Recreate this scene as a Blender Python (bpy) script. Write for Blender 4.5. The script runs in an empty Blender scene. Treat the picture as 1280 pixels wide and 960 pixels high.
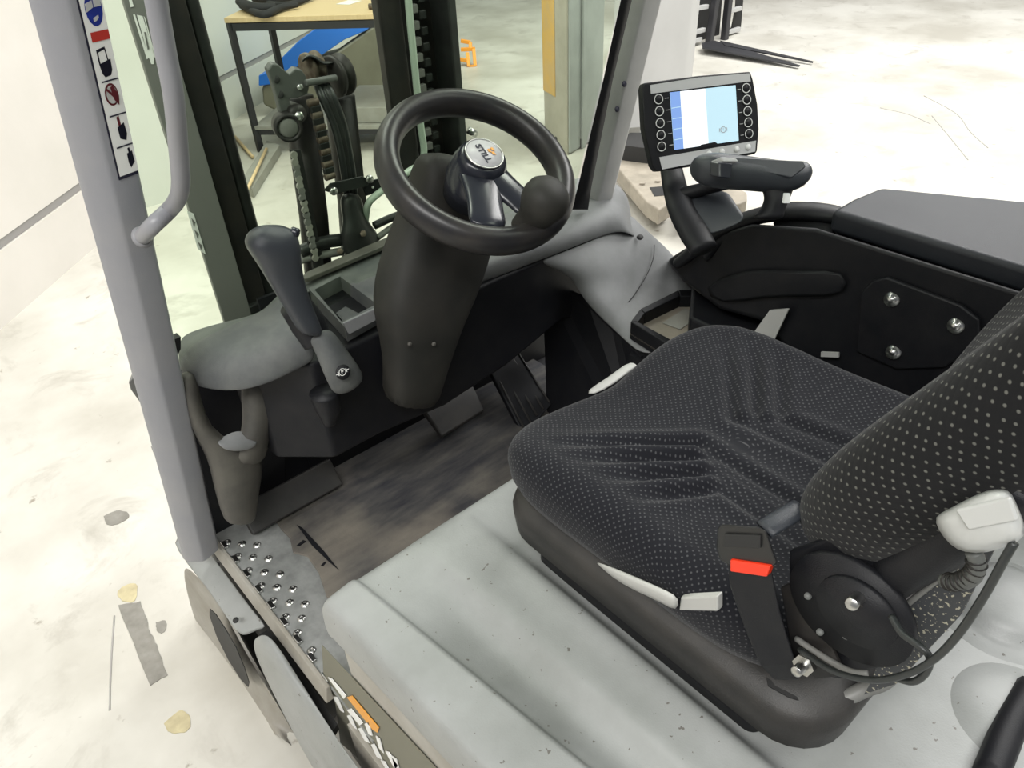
import bpy, bmesh, math, random
from mathutils import Vector, Matrix
random.seed(7)
C = bpy.context.scene.collection
S = bpy.context.scene
# ------------------------------------------------------------ camera
RR = Matrix(((0.7485430676, -0.4188421599, 0.5140569239),
             (-0.6614516256, -0.4172555055, 0.6232010832),
             (-0.0465298061, -0.8065166386, -0.5893775435)))   # columns: right, down, forward
EYE = Vector((0, 0, 2.0)); F = 950.0
cd = bpy.data.cameras.new('camera'); cam = bpy.data.objects.new('camera', cd); C.objects.link(cam)
cd.sensor_width = 36; cd.lens = 36 * F / 1280; cd.clip_start = .02; cd.clip_end = 200
M = Matrix(((RR[0][0], -RR[0][1], -RR[0][2]), (RR[1][0], -RR[1][1], -RR[1][2]), (RR[2][0], -RR[2][1], -RR[2][2]))).to_4x4()
M.translation = EYE
cam.matrix_world = M
S.camera = cam
# ------------------------------------------------------------ light and exposure
w = bpy.data.worlds.new('World'); S.world = w; w.use_nodes = True
w.node_tree.nodes['Background'].inputs[0].default_value = (.95, .97, 1, 1)
w.node_tree.nodes['Background'].inputs[1].default_value = .42
def area(name, loc, sx, sy, power, target=None, col=(1, .99, .96)):
    l = bpy.data.lights.new(name, 'AREA'); l.shape = 'RECTANGLE'; l.size = sx; l.size_y = sy; l.energy = power; l.color = col
    o = bpy.data.objects.new(name, l); C.objects.link(o); o.location = loc
    if target is not None:
        o.rotation_euler = (Vector(target) - Vector(loc)).to_track_quat('-Z', 'Y').to_euler()
    return o
area('hall_lamp', (-3.0, -1.5, 6.0), 5, 1.2, 620, (.3, .8, .8))
area('hall_lamp', (8.0, 2.0, 6.5), 6, 4.0, 1350, (8.0, 2.0, 0))
area('hall_lamp', (1.0, 4.5, 6.0), 5, 1.0, 420, (1.0, 4.0, 0))
area('hall_lamp', (3.2, -2.2, 5.5), 4, 1.5, 260, (1.0, .5, 1.0))
S.view_settings.view_transform = 'Standard'; S.view_settings.look = 'None'
S.view_settings.gamma = 1; S.view_settings.use_curve_mapping = False
S.view_settings.exposure = -0.55

# ------------------------------------------------------------ measuring helper
def P(px, py, x=None, y=None, z=None, d=None):
    """real-world point seen at a pixel of the 1280x960 photograph, on the given plane"""
    r = RR @ Vector((px - 640, py - 480, F))
    if x is not None: t = x / r.x
    elif y is not None: t = y / r.y
    elif z is not None: t = (z - EYE.z) / r.z
    else: t = d / F
    return EYE + r * t
V = Vector
# ------------------------------------------------------------ materials
def nt(name):
    m = bpy.data.materials.new(name); m.use_nodes = True
    return m, m.node_tree.nodes, m.node_tree.links, m.node_tree.nodes['Principled BSDF']
def mat(name, col, rough=.5, metal=0, var=None, vscale=8, spots=None, sscale=30, sthr=.72, bump=0, bscale=200, spec=.5, coat=0, detail=5, stretch=None):
    """var: second colour mixed in by noise; spots: colour of small specks"""
    m, n, l, b = nt(name)
    b.inputs['Roughness'].default_value = rough; b.inputs['Metallic'].default_value = metal
    b.inputs['Specular IOR Level'].default_value = spec; b.inputs['Coat Weight'].default_value = coat
    b.inputs['Base Color'].default_value = (*col, 1)
    geo = n.new('ShaderNodeNewGeometry'); src = geo.outputs['Position']
    if stretch:
        mp = n.new('ShaderNodeMapping'); mp.inputs['Scale'].default_value = stretch[0]; mp.inputs['Rotation'].default_value = (0, 0, stretch[1])
        l.new(src, mp.inputs[0]); src = mp.outputs[0]
    cur = None
    if var:
        no = n.new('ShaderNodeTexNoise'); no.inputs['Scale'].default_value = vscale; no.inputs['Detail'].default_value = detail
        no.inputs['Roughness'].default_value = .6
        l.new(src, no.inputs['Vector'])
        cr = n.new('ShaderNodeValToRGB'); cr.color_ramp.elements[0].position = .35; cr.color_ramp.elements[1].position = .68
        cr.color_ramp.elements[0].color = (*col, 1); cr.color_ramp.elements[1].color = (*var, 1)
        l.new(no.outputs['Fac'], cr.inputs[0]); cur = cr.outputs[0]
    if spots:
        n2 = n.new('ShaderNodeTexNoise'); n2.inputs['Scale'].default_value = sscale; n2.inputs['Detail'].default_value = 3
        l.new(geo.outputs['Position'], n2.inputs['Vector'])
        c2 = n.new('ShaderNodeValToRGB'); c2.color_ramp.elements[0].position = sthr; c2.color_ramp.elements[1].position = sthr + .02
        c2.color_ramp.elements[0].color = (0, 0, 0, 1); c2.color_ramp.elements[1].color = (1, 1, 1, 1)
        l.new(n2.outputs['Fac'], c2.inputs[0])
        mx = n.new('ShaderNodeMix'); mx.data_type = 'RGBA'
        l.new(c2.outputs[0], mx.inputs[0])
        if cur: l.new(cur, mx.inputs[6])
        else: mx.inputs[6].default_value = (*col, 1)
        mx.inputs[7].default_value = (*spots, 1); cur = mx.outputs[2]
    if cur: l.new(cur, b.inputs['Base Color'])
    if bump:
        n3 = n.new('ShaderNodeTexNoise'); n3.inputs['Scale'].default_value = bscale; n3.inputs['Detail'].default_value = 2
        l.new(geo.outputs['Position'], n3.inputs['Vector'])
        bp = n.new('ShaderNodeBump'); bp.inputs['Strength'].default_value = bump; bp.inputs['Distance'].default_value = .002
        l.new(n3.outputs['Fac'], bp.inputs['Height']); l.new(bp.outputs[0], b.inputs['Normal'])
    return m
def fabric_mat(name, base, dot, scale, r=.14):
    m, n, l, b = nt(name)
    b.inputs['Roughness'].default_value = .92; b.inputs['Specular IOR Level'].default_value = .2
    b.inputs['Sheen Weight'].default_value = .08; b.inputs['Sheen Roughness'].default_value = .5
    uv = n.new('ShaderNodeUVMap'); mp = n.new('ShaderNodeMapping'); mp.inputs['Scale'].default_value = (scale, scale, scale)
    mp.inputs['Rotation'].default_value = (0, 0, .75)
    l.new(uv.outputs[0], mp.inputs[0])
    vo = n.new('ShaderNodeTexVoronoi'); vo.voronoi_dimensions = '2D'; vo.inputs['Scale'].default_value = 1; vo.inputs['Randomness'].default_value = .22
    l.new(mp.outputs[0], vo.inputs['Vector'])
    cr = n.new('ShaderNodeValToRGB'); cr.color_ramp.elements[0].position = r; cr.color_ramp.elements[1].position = r + .09
    cr.color_ramp.elements[0].color = (*dot, 1); cr.color_ramp.elements[1].color = (*base, 1)
    l.new(vo.outputs['Distance'], cr.inputs[0]); l.new(cr.outputs[0], b.inputs['Base Color'])
    bp = n.new('ShaderNodeBump'); bp.inputs['Strength'].default_value = .5; bp.inputs['Distance'].default_value = .0008; bp.invert = True
    l.new(vo.outputs['Distance'], bp.inputs['Height']); l.new(bp.outputs[0], b.inputs['Normal'])
    return m
def emit_mat(name, col, st):
    m, n, l, b = nt(name)
    b.inputs['Base Color'].default_value = (*[c * .3 for c in col], 1); b.inputs['Roughness'].default_value = .15
    b.inputs['Emission Color'].default_value = (*col, 1); b.inputs['Emission Strength'].default_value = st
    return m
def glass_mat(name, tint):
    m, n, l, b = nt(name)
    tr = n.new('ShaderNodeBsdfTransparent'); tr.inputs[0].default_value = (*tint, 1)
    gl = n.new('ShaderNodeBsdfGlossy'); gl.inputs['Roughness'].default_value = .03
    fr = n.new('ShaderNodeFresnel'); fr.inputs[0].default_value = 1.2
    ge = n.new('ShaderNodeNewGeometry'); su = n.new('ShaderNodeMath'); su.operation = 'SUBTRACT'; su.inputs[0].default_value = 1; l.new(ge.outputs['Backfacing'], su.inputs[1])
    mu = n.new('ShaderNodeMath'); mu.operation = 'MULTIPLY'; l.new(fr.outputs[0], mu.inputs[0]); l.new(su.outputs[0], mu.inputs[1])
    mx = n.new('ShaderNodeMixShader'); l.new(mu.outputs[0], mx.inputs[0]); l.new(tr.outputs[0], mx.inputs[1]); l.new(gl.outputs[0], mx.inputs[2])
    l.new(mx.outputs[0], n['Material Output'].inputs['Surface'])
    return m
def mat_rubber():
    m = mat('scuffed_rubber_mat', (.022, .023, .030), .7, var=(.095, .09, .082), vscale=5, stretch=((1, 4, 1), .12), detail=7, bump=.4, bscale=120)
    n, l = m.node_tree.nodes, m.node_tree.links; b = n['Principled BSDF']; old = b.inputs['Base Color'].links[0].from_socket
    geo = n.new('ShaderNodeNewGeometry'); t = n.new('ShaderNodeTexNoise'); t.inputs['Scale'].default_value = 6; t.inputs['Detail'].default_value = 4; l.new(geo.outputs['Position'], t.inputs['Vector'])
    sp = n.new('ShaderNodeSeparateXYZ'); l.new(geo.outputs['Position'], sp.inputs[0])
    # trodden-in dust: strongest by the step at the left and along the hood foot, none by the pedals
    def ma(op, a, b_):
        x = n.new('ShaderNodeMath'); x.operation = op
        for i_, q_ in enumerate((a, b_)):
            if isinstance(q_, (int, float)): x.inputs[i_].default_value = q_
            else: l.new(q_, x.inputs[i_])
        return x.outputs[0]
    dx = ma('MULTIPLY', ma('SUBTRACT', .62, sp.outputs[0]), 1.9); dy = ma('MULTIPLY', ma('SUBTRACT', 1.30, sp.outputs[1]), 1.7)
    f = ma('ADD', ma('MAXIMUM', dx, dy), ma('MULTIPLY', ma('SUBTRACT', t.outputs['Fac'], .5), 1.6))
    cl = n.new('ShaderNodeClamp'); l.new(f, cl.inputs[0])
    mx = n.new('ShaderNodeMix'); mx.data_type = 'RGBA'; l.new(ma('MULTIPLY', cl.outputs[0], .85), mx.inputs[0]); l.new(old, mx.inputs[6]); mx.inputs[7].default_value = (.30, .265, .21, 1)
    l.new(mx.outputs[2], b.inputs['Base Color']); return m
M_ = dict(
 hood=mat('worn_light_grey_paint', (.315, .325, .32), .42, var=(.235, .245, .235), vscale=5, spots=(.13, .12, .11), sscale=90, sthr=.70, bump=.15, bscale=350),
 body=mat('dusty_grey_paint', (.37, .355, .32), .5, var=(.27, .25, .21), vscale=9, spots=(.12, .10, .08), sscale=60, sthr=.74),
 pillar=mat('blue_grey_paint', (.235, .24, .265), .38, var=(.27, .27, .285), vscale=6, bump=.1, bscale=400),
 pillar2=mat('pale_grey_paint', (.45, .45, .45), .42, var=(.38, .38, .38), vscale=10),
 dash=mat('dusty_grey_plastic', (.075, .08, .083), .62, var=(.125, .13, .125), vscale=14, bump=.3, bscale=900),
 dashlight=mat('mid_grey_plastic', (.235, .24, .245), .6, var=(.17, .175, .175), vscale=8, bump=.3, bscale=900),
 post=mat('dusty_brown_grey_plastic', (.065, .062, .056), .65, var=(.10, .094, .08), vscale=14),
 black=mat('black_plastic', (.007, .0075, .010), .5, var=(.012, .012, .014), vscale=20, bump=.2, bscale=700, spec=.3),
 blackg=mat('glossy_black_plastic', (.018, .02, .028), .22),
 wheel=mat('black_rim_rubber', (.016, .016, .018), .36, var=(.028, .025, .023), vscale=25, spec=.4),
 armtop=mat('satin_black_lid', (.03, .034, .042), .28, var=(.045, .05, .058), vscale=6, bump=.3, bscale=1200),
 armlid=mat('dark_satin_lid', (.014, .016, .022), .42, var=(.024, .026, .032), vscale=5, bump=.3, bscale=1200, spec=.4),
 column=mat('dusty_charcoal_plastic', (.020, .020, .018), .6, var=(.032, .030, .026), vscale=10, spec=.3),
 mat=mat_rubber(),
 steel=mat('bare_bright_steel', (.55, .55, .54), .28, 1, var=(.4, .4, .38), vscale=30),
 plate=mat('galvanised_tread_steel', (.42, .43, .42), .42, .45, var=(.26, .27, .26), vscale=22),
 mastd=mat('dark_greasy_steel', (.017, .017, .018), .5, .3, var=(.035, .03, .026), vscale=12),
 mastg=mat('mast_grey_paint', (.17, .17, .16), .5), bracket=mat('bracket_grey_paint', (.10, .105, .10), .5),
 mastgreen=mat('dark_green_grey_steel', (.034, .038, .036), .45, .3, var=(.02, .02, .02), vscale=18),
 rust=mat('rusty_steel', (.085, .058, .042), .6, .5, var=(.19, .16, .125), vscale=45),
 hose=mat('black_hose', (.022, .025, .025), .4),
 palehose=mat('pale_green_hose', (.42, .5, .42), .4),
 glass=glass_mat('green_tinted_glass', (.90, .945, .88)),
 white=mat('white_print', (.8, .8, .78), .5), dark=mat('dark_print', (.012, .012, .03), .5),
 red=mat('red_print', (.45, .03, .02), .5), blue=mat('blue_print', (.03, .06, .45), .5), maroon=mat('maroon_print', (.2, .03, .04), .5),
 orange=mat('orange_print', (.75, .33, .04), .5), olive=mat('olive_band_print', (.16, .155, .115), .6),
 cushion=fabric_mat('dotted_seat_fabric', (.009, .0095, .013), (.065, .065, .07), 130, .12),
 backf=fabric_mat('dotted_back_fabric', (.008, .0082, .009), (.12, .12, .108), 105, .10),
 seatplastic=mat('seat_pan_plastic', (.018, .0175, .017), .5, var=(.035, .032, .029), vscale=12, bump=.2, bscale=600),
 lever=mat('pale_grey_lever_plastic', (.45, .45, .43), .5),
 buckle=mat('buckle_black', (.015, .015, .015), .4),
 redb=mat('red_release_button', (.85, .04, .01), .35),
 cap=mat('milky_plastic_cap', (.50, .51, .50), .3, coat=.3),
 dgrey=mat('display_silver_bezel', (.55, .55, .56), .4),
 scr=emit_mat('screen_glow_pale_blue', (.58, .82, .93), 1.25),
 scrw=emit_mat('screen_glow_white', (.97, .99, 1), 1.5),
 scrb=emit_mat('screen_glow_blue', (.25, .42, .85), 1.2),
 ring=mat('white_key_ring', (.75, .75, .75), .4),
 wood=mat('pale_wood', (.68, .52, .30), .5, var=(.60, .44, .24), vscale=6, stretch=((1, 12, 1), 0)),
 frame=mat('black_bench_frame', (.02, .02, .024), .45),
 shelf=mat('grey_shelf_steel', (.30, .30, .27), .5, var=(.25, .24, .21), vscale=10),
 mblue=mat('bright_blue_cover', (.02, .16, .62), .35), molive=mat('olive_grey_tank', (.17, .165, .12), .5, var=(.13, .125, .09), vscale=4),
 cloth=mat('black_glove_fabric', (.015, .015, .017), .8),
 beige=mat('beige_dusty_metal', (.36, .32, .26), .55, var=(.25, .225, .18), vscale=9),
 machine=mat('light_grey_machine_paint', (.50, .50, .49), .4, var=(.46, .46, .45), vscale=3),
 cgrey=mat('grey_column_paint', (.40, .42, .41), .45, var=(.33, .35, .34), vscale=5), colbeige=mat('beige_column_side', (.46, .43, .37), .5, var=(.38, .36, .30), vscale=7),
 yellow=mat('yellow_worn_stripe', (.70, .42, .10), .5, var=(.58, .40, .18), vscale=10), orangep=mat('orange_machine_paint', (.85, .33, .03), .4),
 skirt=mat('speckled_skirt', (.045, .048, .052), .7, spots=(.38, .36, .28), sscale=240, sthr=.60),
 fork=mat('dark_fork_steel', (.05, .05, .055), .4, .4), tyre=mat('dark_tyre_rubber', (.02, .02, .02), .7),
)
# concrete floor with stains
def floor_mat():
    m, n, l, b = nt('worn_pale_concrete'); b.inputs['Roughness'].default_value = .42
    geo = n.new('ShaderNodeNewGeometry')
    def noise(sc, det, ro, a, bb, dist=0):
        t = n.new('ShaderNodeTexNoise'); t.inputs['Scale'].default_value = sc; t.inputs['Detail'].default_value = det; t.inputs['Roughness'].default_value = ro
        t.inputs['Distortion'].default_value = dist
        l.new(geo.outputs['Position'], t.inputs['Vector'])
        c = n.new('ShaderNodeMapRange'); c.inputs[1].default_value = a; c.inputs[2].default_value = bb
        l.new(t.outputs['Fac'], c.inputs[0]); return c.outputs[0]
    def mix(f, A, B):
        x = n.new('ShaderNodeMix'); x.data_type = 'RGBA'; l.new(f, x.inputs[0])
        for s, i in ((A, 6), (B, 7)):
            if isinstance(s, tuple): x.inputs[i].default_value = (*s, 1)
            else: l.new(s, x.inputs[i])
        return x.outputs[2]
    c = mix(noise(.9, 6, .6, .4, .66), (.63, .615, .56), (.44, .42, .365))
    c = mix(noise(3.2, 8, .65, .55, .70, .6), c, (.42, .40, .35))
    c = mix(noise(11, 6, .6, .66, .72), c, (.30, .27, .22))
    l.new(c, b.inputs['Base Color'])
    return m
M_['floor'] = floor_mat()
M_['wall'] = mat('white_wall_panel', (.74, .71, .66), .6, var=(.69, .665, .61), vscale=2)
M_['wallg'] = mat('pale_wall_panel', (.66, .67, .63), .6, var=(.62, .63, .58), vscale=1.5)
M_['groove'] = mat('grey_wall_joint', (.33, .32, .31), .7)
M_['stain'] = mat('dark_floor_stain', (.20, .19, .165), .6, var=(.27, .26, .23), vscale=25)
M_['ystain'] = mat('yellow_floor_stain', (.56, .50, .30), .6, var=(.42, .36, .22), vscale=22)
M_['crack'] = mat('thin_floor_crack', (.36, .35, .33), .8)

# ------------------------------------------------------------ object helpers
WL = {}
def root(name, loc, label, cat, group=None):
    o = bpy.data.objects.new(name, None); C.objects.link(o); o.location = loc; WL[o] = V(loc)
    o.empty_display_size = .1; o['label'] = label; o['category'] = cat
    if group: o['group'] = group
    return o
def node(name, loc, par, label=None):
    o = bpy.data.objects.new(name, None); C.objects.link(o); WL[o] = V(loc); o.parent = par
    o.location = V(loc) - WL[par]; o.empty_display_size = .05
    if label: o['label'] = label
    return o
def mk(name, bm, m, par=None, label=None, smooth=False, bevel=0, segs=2, sub=0, solid=0, off=-1, tag=None):
    bmesh.ops.recalc_face_normals(bm, faces=bm.faces) if not solid else None
    me = bpy.data.meshes.new(name)
    vs = [v.co.copy() for v in bm.verts]
    lo = V((min(v.x for v in vs), min(v.y for v in vs), min(v.z for v in vs)))
    hi = V((max(v.x for v in vs), max(v.y for v in vs), max(v.z for v in vs)))
    c = V(((lo.x + hi.x) / 2, (lo.y + hi.y) / 2, lo.z))
    for v in bm.verts: v.co -= c
    bm.to_mesh(me); bm.free()
    if smooth:
        for p in me.polygons: p.use_smooth = True
    me.materials.append(M_[m] if isinstance(m, str) else m)
    o = bpy.data.objects.new(name, me); C.objects.link(o); WL[o] = c
    if par: o.parent = par; o.location = c - WL[par]
    else: o.location = c
    if solid:
        s = o.modifiers.new('solid', 'SOLIDIFY'); s.thickness = solid; s.offset = off
    if bevel:
        b = o.modifiers.new('bevel', 'BEVEL'); b.width = bevel; b.segments = segs; b.limit_method = 'ANGLE'; b.angle_limit = .6
        for p in me.polygons: p.use_smooth = True
        b.harden_normals = True
    if sub:
        s = o.modifiers.new('sub', 'SUBSURF'); s.levels = sub; s.render_levels = sub
        for p in me.polygons: p.use_smooth = True
    if label: o['label'] = label
    if tag:
        for k, v in tag.items(): o[k] = v
    return o
def struct(name, bm, m, **k): return mk(name, bm, m, tag={'kind': 'structure'}, **k)
def add_box(bm, c, s, rot=None):
    mt = Matrix.Translation(V(c)) @ (rot.to_4x4() if rot else Matrix()) @ Matrix.Diagonal((*s, 1))
    bmesh.ops.create_cube(bm, size=1, matrix=mt)
def box(name, c, s, m, par=None, rot=None, bevel=0, **k):
    bm = bmesh.new(); add_box(bm, c, s, rot)
    return mk(name, bm, m, par, bevel=bevel, **k)
def add_prism(bm, poly, ext):
    a = [bm.verts.new(V(p)) for p in poly]; b = [bm.verts.new(V(p) + V(ext)) for p in poly]; n = len(a)
    bm.faces.new(a); bm.faces.new(b[::-1])
    for i in range(n): bm.faces.new((a[i], b[i], b[(i + 1) % n], a[(i + 1) % n]))
def prism(name, poly, ext, m, par=None, **k):
    bm = bmesh.new(); add_prism(bm, poly, ext); return mk(name, bm, m, par, **k)
def catmull(pts, n):
    pts = [V(p) for p in pts]; out = []
    q = [pts[0] * 2 - pts[1]] + pts + [pts[-1] * 2 - pts[-2]]
    for i in range(1, len(q) - 2):
        for j in range(n):
            t = j / n; a, b, c, d = q[i - 1:i + 3]
            out.append(.5 * ((2 * b) + (c - a) * t + (2 * a - 5 * b + 4 * c - d) * t * t + (3 * b - a - 3 * c + d) * t ** 3))
    out.append(pts[-1]); return out
def lerp_list(r, n):
    out = []
    for i in range(len(r) - 1):
        for j in range(n): t = j / n; out.append(r[i] * (1 - t) + r[i + 1] * t)
    out.append(r[-1]); return out
def add_tube(bm, pts, r, n=10, cap=True, squash=None, upv=None):
    """squash: (a,b) factors of the section along side and up"""
    pts = [V(p) for p in pts]; R_ = r if isinstance(r, (list, tuple)) else [r] * len(pts); rings = []
    t0 = (pts[1] - pts[0]).normalized(); up = V(upv) if upv else (V((0, 0, 1)) if abs(t0.z) < .9 else V((1, 0, 0)))
    side = t0.cross(up).normalized()
    for i, p in enumerate(pts):
        t = (pts[min(i + 1, len(pts) - 1)] - pts[max(i - 1, 0)]).normalized()
        side = (side - t * side.dot(t)).normalized(); u = side.cross(t)
        a, b = squash if squash else (1, 1)
        rings.append([bm.verts.new(p + (side * math.cos(k * 2 * math.pi / n) * a + u * math.sin(k * 2 * math.pi / n) * b) * R_[i]) for k in range(n)])
    for i in range(len(rings) - 1):
        for k in range(n): bm.faces.new((rings[i][k], rings[i][(k + 1) % n], rings[i + 1][(k + 1) % n], rings[i + 1][k]))
    if cap: bm.faces.new(rings[0][::-1]); bm.faces.new(rings[-1])
def tube(name, pts, r, m, par=None, n=10, cm=6, cap=True, squash=None, upv=None, **k):
    bm = bmesh.new()
    if cm and len(pts) > 2:
        if isinstance(r, (list, tuple)):
            r = list(r); k0 = len(r) - 1; N_ = len(pts) - 1
            if k0 != N_: r = [r[min(int(i * k0 / N_), k0 - 1)] * (1 - (i * k0 / N_ - min(int(i * k0 / N_), k0 - 1))) + r[min(int(i * k0 / N_), k0 - 1) + 1] * (i * k0 / N_ - min(int(i * k0 / N_), k0 - 1)) for i in range(N_ + 1)]
            r = lerp_list(r, cm)
        pts = catmull(pts, cm)
    add_tube(bm, pts, r, n, cap, squash, upv)
    return mk(name, bm, m, par, smooth=True, **k)
def add_lathe(bm, prof, o, axis, n=24, closed=False):
    """prof: (radius, height) pairs along axis from o"""
    ax = V(axis).normalized(); s = ax.orthogonal().normalized(); u = ax.cross(s); rings = []
    for r, h in prof:
        if r < 1e-6: rings.append([bm.verts.new(V(o) + ax * h)]); continue
        rings.append([bm.verts.new(V(o) + ax * h + (s * math.cos(2 * math.pi * k / n) + u * math.sin(2 * math.pi * k / n)) * r) for k in range(n)])
    seq = list(zip(rings, rings[1:])) + ([(rings[-1], rings[0])] if closed else [])
    for a, b in seq:
        for k in range(n):
            A = a[k % len(a)], a[(k + 1) % len(a)]; B = b[k % len(b)], b[(k + 1) % len(b)]
            if len(a) == 1 and len(b) == 1: continue
            if len(a) == 1: bm.faces.new((a[0], B[1], B[0]))
            elif len(b) == 1: bm.faces.new((A[0], A[1], b[0]))
            else: bm.faces.new((A[0], A[1], B[1], B[0]))
def lathe(name, prof, o, axis, m, par=None, n=24, closed=False, smooth=True, **k):
    bm = bmesh.new(); add_lathe(bm, prof, o, axis, n, closed); return mk(name, bm, m, par, smooth=smooth, **k)
def cyl(name, a, b, r, m, par=None, n=16, bevel=.0, **k):
    a, b = V(a), V(b); h = (b - a).length
    e = bevel or r * .12
    return lathe(name, [(0, 0), (r - e, 0), (r, e), (r, h - e), (r - e, h), (0, h)], a, b - a, m, par, n, **k)
def grid(name, rows, m, par=None, solid=.01, sub=2, off=-1, **k):
    bm = bmesh.new(); vs = [[bm.verts.new(V(p)) for p in r] for r in rows]
    for i in range(len(vs) - 1):
        for j in range(len(vs[0]) - 1): bm.faces.new((vs[i][j], vs[i][j + 1], vs[i + 1][j + 1], vs[i + 1][j]))
    return mk(name, bm, m, par, smooth=True, solid=solid, sub=sub, off=off, **k)
def loft(name, rings, m, par=None, sub=1, cap=True, **k):
    bm = bmesh.new(); vs = [[bm.verts.new(V(p)) for p in r] for r in rings]; n = len(vs[0])
    for i in range(len(vs) - 1):
        for j in range(n): bm.faces.new((vs[i][j], vs[i][(j + 1) % n], vs[i + 1][(j + 1) % n], vs[i + 1][j]))
    if cap: bm.faces.new(vs[0][::-1]); bm.faces.new(vs[-1])
    return mk(name, bm, m, par, smooth=True, sub=sub, **k)
def text(name, s, size, org, right, up, m, par, ext=.0006, sx=1, shear=0, label=None, align='CENTER', bold=0):
    cu = bpy.data.curves.new(name, 'FONT'); cu.body = s; cu.size = size; cu.align_x = align; cu.align_y = 'CENTER'; cu.extrude = ext; cu.shear = shear; cu.offset = bold
    t = bpy.data.objects.new('tmp', cu); C.objects.link(t)
    bpy.context.view_layer.update(); dg = bpy.context.evaluated_depsgraph_get()
    me = bpy.data.meshes.new_from_object(t.evaluated_get(dg)); bpy.data.objects.remove(t)
    r = V(right).normalized(); u = V(up); u = (u - r * u.dot(r)).normalized(); n = r.cross(u)
    mt = Matrix((r * sx, u, n)).transposed().to_4x4(); mt.translation = V(org)
    bm = bmesh.new(); bm.from_mesh(me); bm.transform(mt)
    return mk(name, bm, m, par, label=label)
def copy_mesh(o, par, loc, rot=None):
    c = o.copy(); C.objects.link(c); c.parent = par; WL[c] = V(loc)
    c.location = V(loc) - (WL[par] if par else V((0, 0, 0)))
    if rot: c.rotation_euler = rot
    return c
def disc(bm, o, axis, r, n=16, h=.0008):
    add_lathe(bm, [(0, 0), (r, 0), (r, h), (0, h)], o, axis, n)
def rotX(a): return Matrix.Rotation(a, 3, 'X')
def rotY(a): return Matrix.Rotation(a, 3, 'Y')
def rotZ(a): return Matrix.Rotation(a, 3, 'Z')

def ring(px0, px1, py, yc_, dy, k=.0):
    a, b = P(px0, py, y=yc_), P(px1, py, y=yc_); c_ = (a + b) / 2; hw = (b - a).length / 2; ux = (b - a).normalized(); uy = V((0, 1, 0))
    return [c_ + ux * hw * math.copysign(abs(math.cos(t)) ** .7, math.cos(t)) + uy * dy * math.copysign(abs(math.sin(t)) ** .7, math.sin(t)) for t in (2 * math.pi * i / 16 for i in range(16))]
# ============================================================ SETTING
bm = bmesh.new(); add_box(bm, (8, 8, -.05), (44, 44, .1)); struct('floor', bm, 'floor')
def wall_panels(name, a, b, m, h=5.0, thick=.15):
    a = V((*a, 0)); b = V((*b, 0)); d = b - a; L = d.length; d.normalize(); n = V((-d.y, d.x, 0))
    bm = bmesh.new()
    for z0, z1, t in ((0, .335, 0), (.335, .385, .02), (.385, h, 0)):
        p = [a + n * t, b + n * t, b + n * (thick), a + n * (thick)]
        add_prism(bm, [q + V((0, 0, z0)) for q in p], (0, 0, z1 - z0))
    w_ = struct(name, bm, m)
    bm = bmesh.new(); p = [a + n * .012, b + n * .012, b + n * .03, a + n * .03]
    add_prism(bm, [q + V((0, 0, .337)) for q in p], (0, 0, .046))
    return w_, bm
wl, jb = wall_panels('wall_left', (-3.54, .75), (1.28, 5.49), 'wall')
mk('wall_joint', jb, 'groove', wl)
wb, jb = wall_panels('wall_back', (2.25, 6.64), (6.0, 9.33), 'wallg')
mk('wall_joint', jb, 'groove', wb)
bm = bmesh.new(); add_prism(bm, [(1.24, 5.47, 0), (2.02, 5.44, 0), (2.55, 7.0, 0), (1.3, 7.0, 0)], (0, 0, 5)); struct('wall_corner', bm, 'wallg')
bm = bmesh.new(); add_box(bm, (8, 29, 2.5), (44, .2, 5)); struct('wall_far', bm, 'wall')
bm = bmesh.new(); add_box(bm, (29, 8, 2.5), (.2, 44, 5)); struct('wall_right', bm, 'wall')
# floor marks
def blob(name, pix, m, label, cat, z=.0015, jit=.004, group=None):
    pts = [P(px, py, z=0) for px, py in pix] + [P(*pix[0], z=0)]
    pts = (catmull(pts, 4) if jit < .009 else lerp_list(pts, 6))[:-1]
    pts = [V((p.x + random.uniform(-.35, .35) * min(jit, .008), p.y + random.uniform(-.35, .35) * min(jit, .008), .0002)) for p in pts]
    bm = bmesh.new(); add_prism(bm, pts, (0, 0, z))
    t = {'label': label, 'category': cat}
    if group: t['group'] = group
    return mk(name, bm, m, tag=t)
blob('floor_patch', [(148, 756), (176, 752), (186, 785), (196, 806), (209, 844), (187, 858)], 'stain', 'long grey repair patch on the concrete floor left of the truck', 'floor patch', jit=.0091)
blob('yellow_stain', [(153, 752), (147, 742), (155, 733), (170, 730), (171, 745), (166, 753)], 'ystain', 'yellow stain at the head of the grey floor patch', 'stain')
blob('yellow_stain', [(205, 905), (215, 895), (228, 888), (238, 898), (236, 912), (222, 917), (210, 914)], 'ystain', 'yellow flaked paint spot on the floor below the grey patch', 'stain')
blob('oil_spot', [(195, 778), (206, 776), (208, 786), (202, 792), (196, 788)], 'stain', 'small dark spot just right of the grey floor patch', 'stain', jit=.004)
blob('oil_spot', [(130, 645), (150, 638), (162, 645), (148, 655), (134, 656)], 'stain', 'faint grey oil spot on the floor above the grey patch', 'stain', jit=.006)
tube('floor_crack', [P(143, 770, z=.0004), P(140, 810, z=.0004), P(138, 850, z=.0004), P(137, 888, z=.0004)], .003, 'crack', n=6, tag={'label': 'thin straight crack in the floor left of the grey patch', 'category': 'crack'})
tube('skid_mark', [P(1165, 145, z=.0004), P(1190, 175, z=.0004), P(1210, 200, z=.0004)], .004, 'crack', n=6, tag={'label': 'thin curved skid mark on the bright floor, nearer the armrest', 'category': 'skid mark'})
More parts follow.
